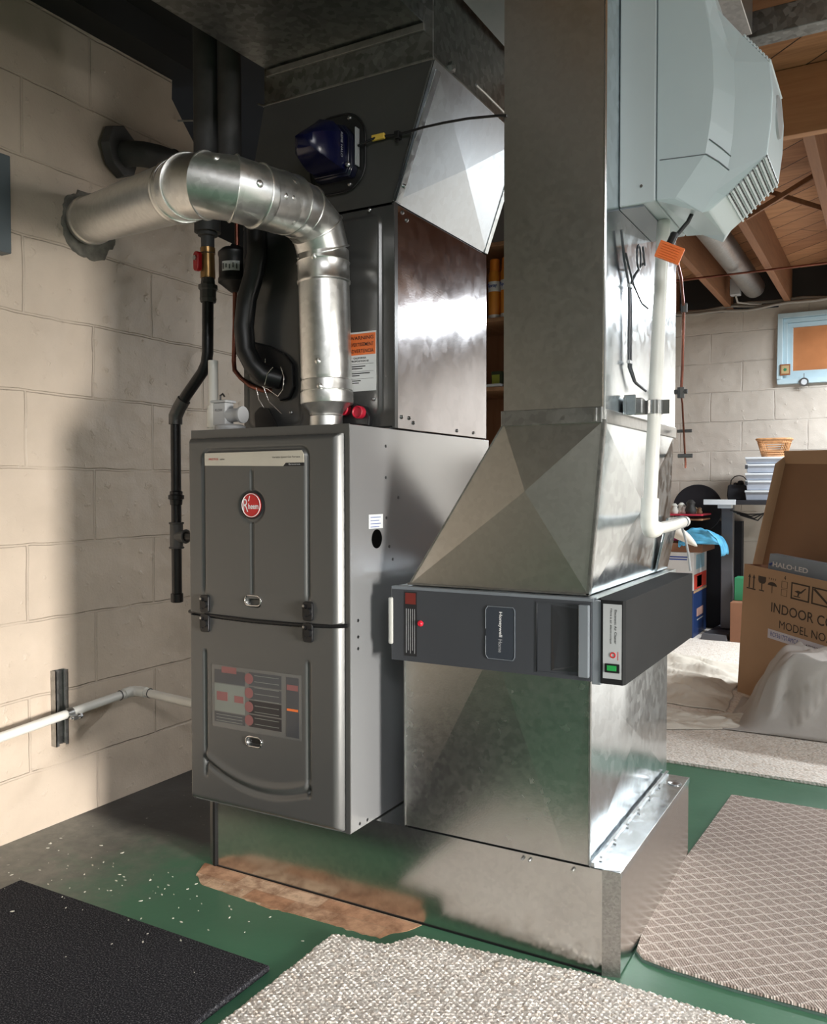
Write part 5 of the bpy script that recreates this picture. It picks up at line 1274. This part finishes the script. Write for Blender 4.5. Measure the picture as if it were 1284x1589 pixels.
cp_poly([(.316, .518), (.335, .524), (.352, .522), (.376, .540), (.380, .538), (.357, .516), (.345, .512), (.340, .500), (.333, .500), (.336, .512)]); cq(.312, .350, .496, .4995)
# tall open carton behind, lid raised
tc_ = thing('open_tall_carton', 'tall open brown carton leaning behind the printed carton with its flap up', 'carton', (.6, 2.75, .0095))
def TP(a, h, off=0.):   # leaning panel
    base = Vector((.325, 2.87, .0096)); return base+Vector((.735, -.678, 0))*a+Vector((.20, .0, 1.))*h+Vector((-.678, -.735, 0))*off
b = MB(); b.loft([[TP(.10, 0), TP(.6, 0), TP(.6, 1.06), TP(0, 1.08), TP(0, .50)], [TP(.10, 0, -.006), TP(.6, 0, -.006), TP(.6, 1.06, -.006), TP(0, 1.08, -.006), TP(0, .50, -.006)]]); b.build('back_panel', m_cardin, tc_)
b = MB(); b.loft([[TP(0, .50, .0), TP(-.008, .50, .045), TP(-.008, 1.04, .045), TP(0.0, 1.08, .0)], [TP(.006, .50, .0), TP(-.002, .50, .045), TP(-.002, 1.04, .045), TP(.006, 1.08, .0)]]); b.build('side_panel', m_card, tc_)
b = MB(); b.loft([[TP(.012, 1.04, .004), TP(.6, 1.02, .004), TP(.6, 1.085, .03), TP(.012, 1.10, .03)], [TP(.012, 1.04, -.001), TP(.6, 1.02, -.001), TP(.6, 1.085, .025), TP(.012, 1.10, .025)]]); b.build('top_flap', m_card, tc_)
# small light-fixture carton inside
hb_ = thing('lamp_carton', 'grey-blue lamp carton with white HALO LED lettering sticking out of the tan carton', 'box', (.6, 2.65, .58))
def HP(a, h, off=0.): return CP(.075+a, .44+h, -.05)+Vector((0, .25, .0))*(h)*.3+nrm*off
b = MB(); b.loft([[HP(0, 0), HP(.5, 0), HP(.5, .205), HP(.022, .205)], [HP(0, 0, -.04), HP(.5, 0, -.04), HP(.5, .205, -.04), HP(.022, .205, -.04)]])
hbp = b.build('carton_body', plain('grey_blue_carton', (.24, .30, .36), .4), hb_, bevel=.002)
text('HALO\u00b7LED', .022, HP(.150, .162, .0010), dirx, HP(0, 1)-HP(0, 0), m_inkwhite, hb_, width=.21, bold=.03)
b = MB(); b.loft([[HP(.018, .158, .0008), HP(.04, .168, .0008), HP(.05, .164, .0008), HP(.03, .152, .0008)], [HP(.018, .158, .0012), HP(.04, .168, .0012), HP(.05, .164, .0012), HP(.03, .152, .0012)]]); b.build('printed_swoosh', m_inkblue, hb_)

# ornaments at the window
t = thing('framed_tile', 'small square brown-framed picture tile at the lower left of the window', 'tile', (.345, 4.455, 1.69))
b = MB(); b.box(.335, .395, 4.450, 4.459, 1.655, 1.725); b.build('tile_frame', plain('brown_frame', (.30, .12, .05), .5), t, bevel=.002)
b = MB(); b.box(.343, .387, 4.448, 4.450, 1.665, 1.716); b.build('tile_face', plain('tan_face', (.5, .38, .2), .5), t)
b = MB(); b.lathe((.365, 4.447, 1.690), (0, -1, 0), [(0, .011), (.001, .011)], 5); b.build('tile_motif', m_green, t)
t = thing('bell_ornament', 'small teardrop bell ornament hanging from the window sill', 'ornament', (.47, 4.45, 1.60))
b = MB(); b.torus((.475, 4.45, 1.605), (0, 1, 0), .024, .004, 24, 6); b.tube([(.475, 4.45, 1.66), (.475, 4.45, 1.63)], .002, 6); b.build('bell_ring', m_castiron, t, smooth=60)
b = MB(); b.lathe((.475, 4.453, 1.606), (0, -1, 0), [(0, .019), (.004, .017)], 20); b.build('bell_face', m_binlid, t, smooth=40)
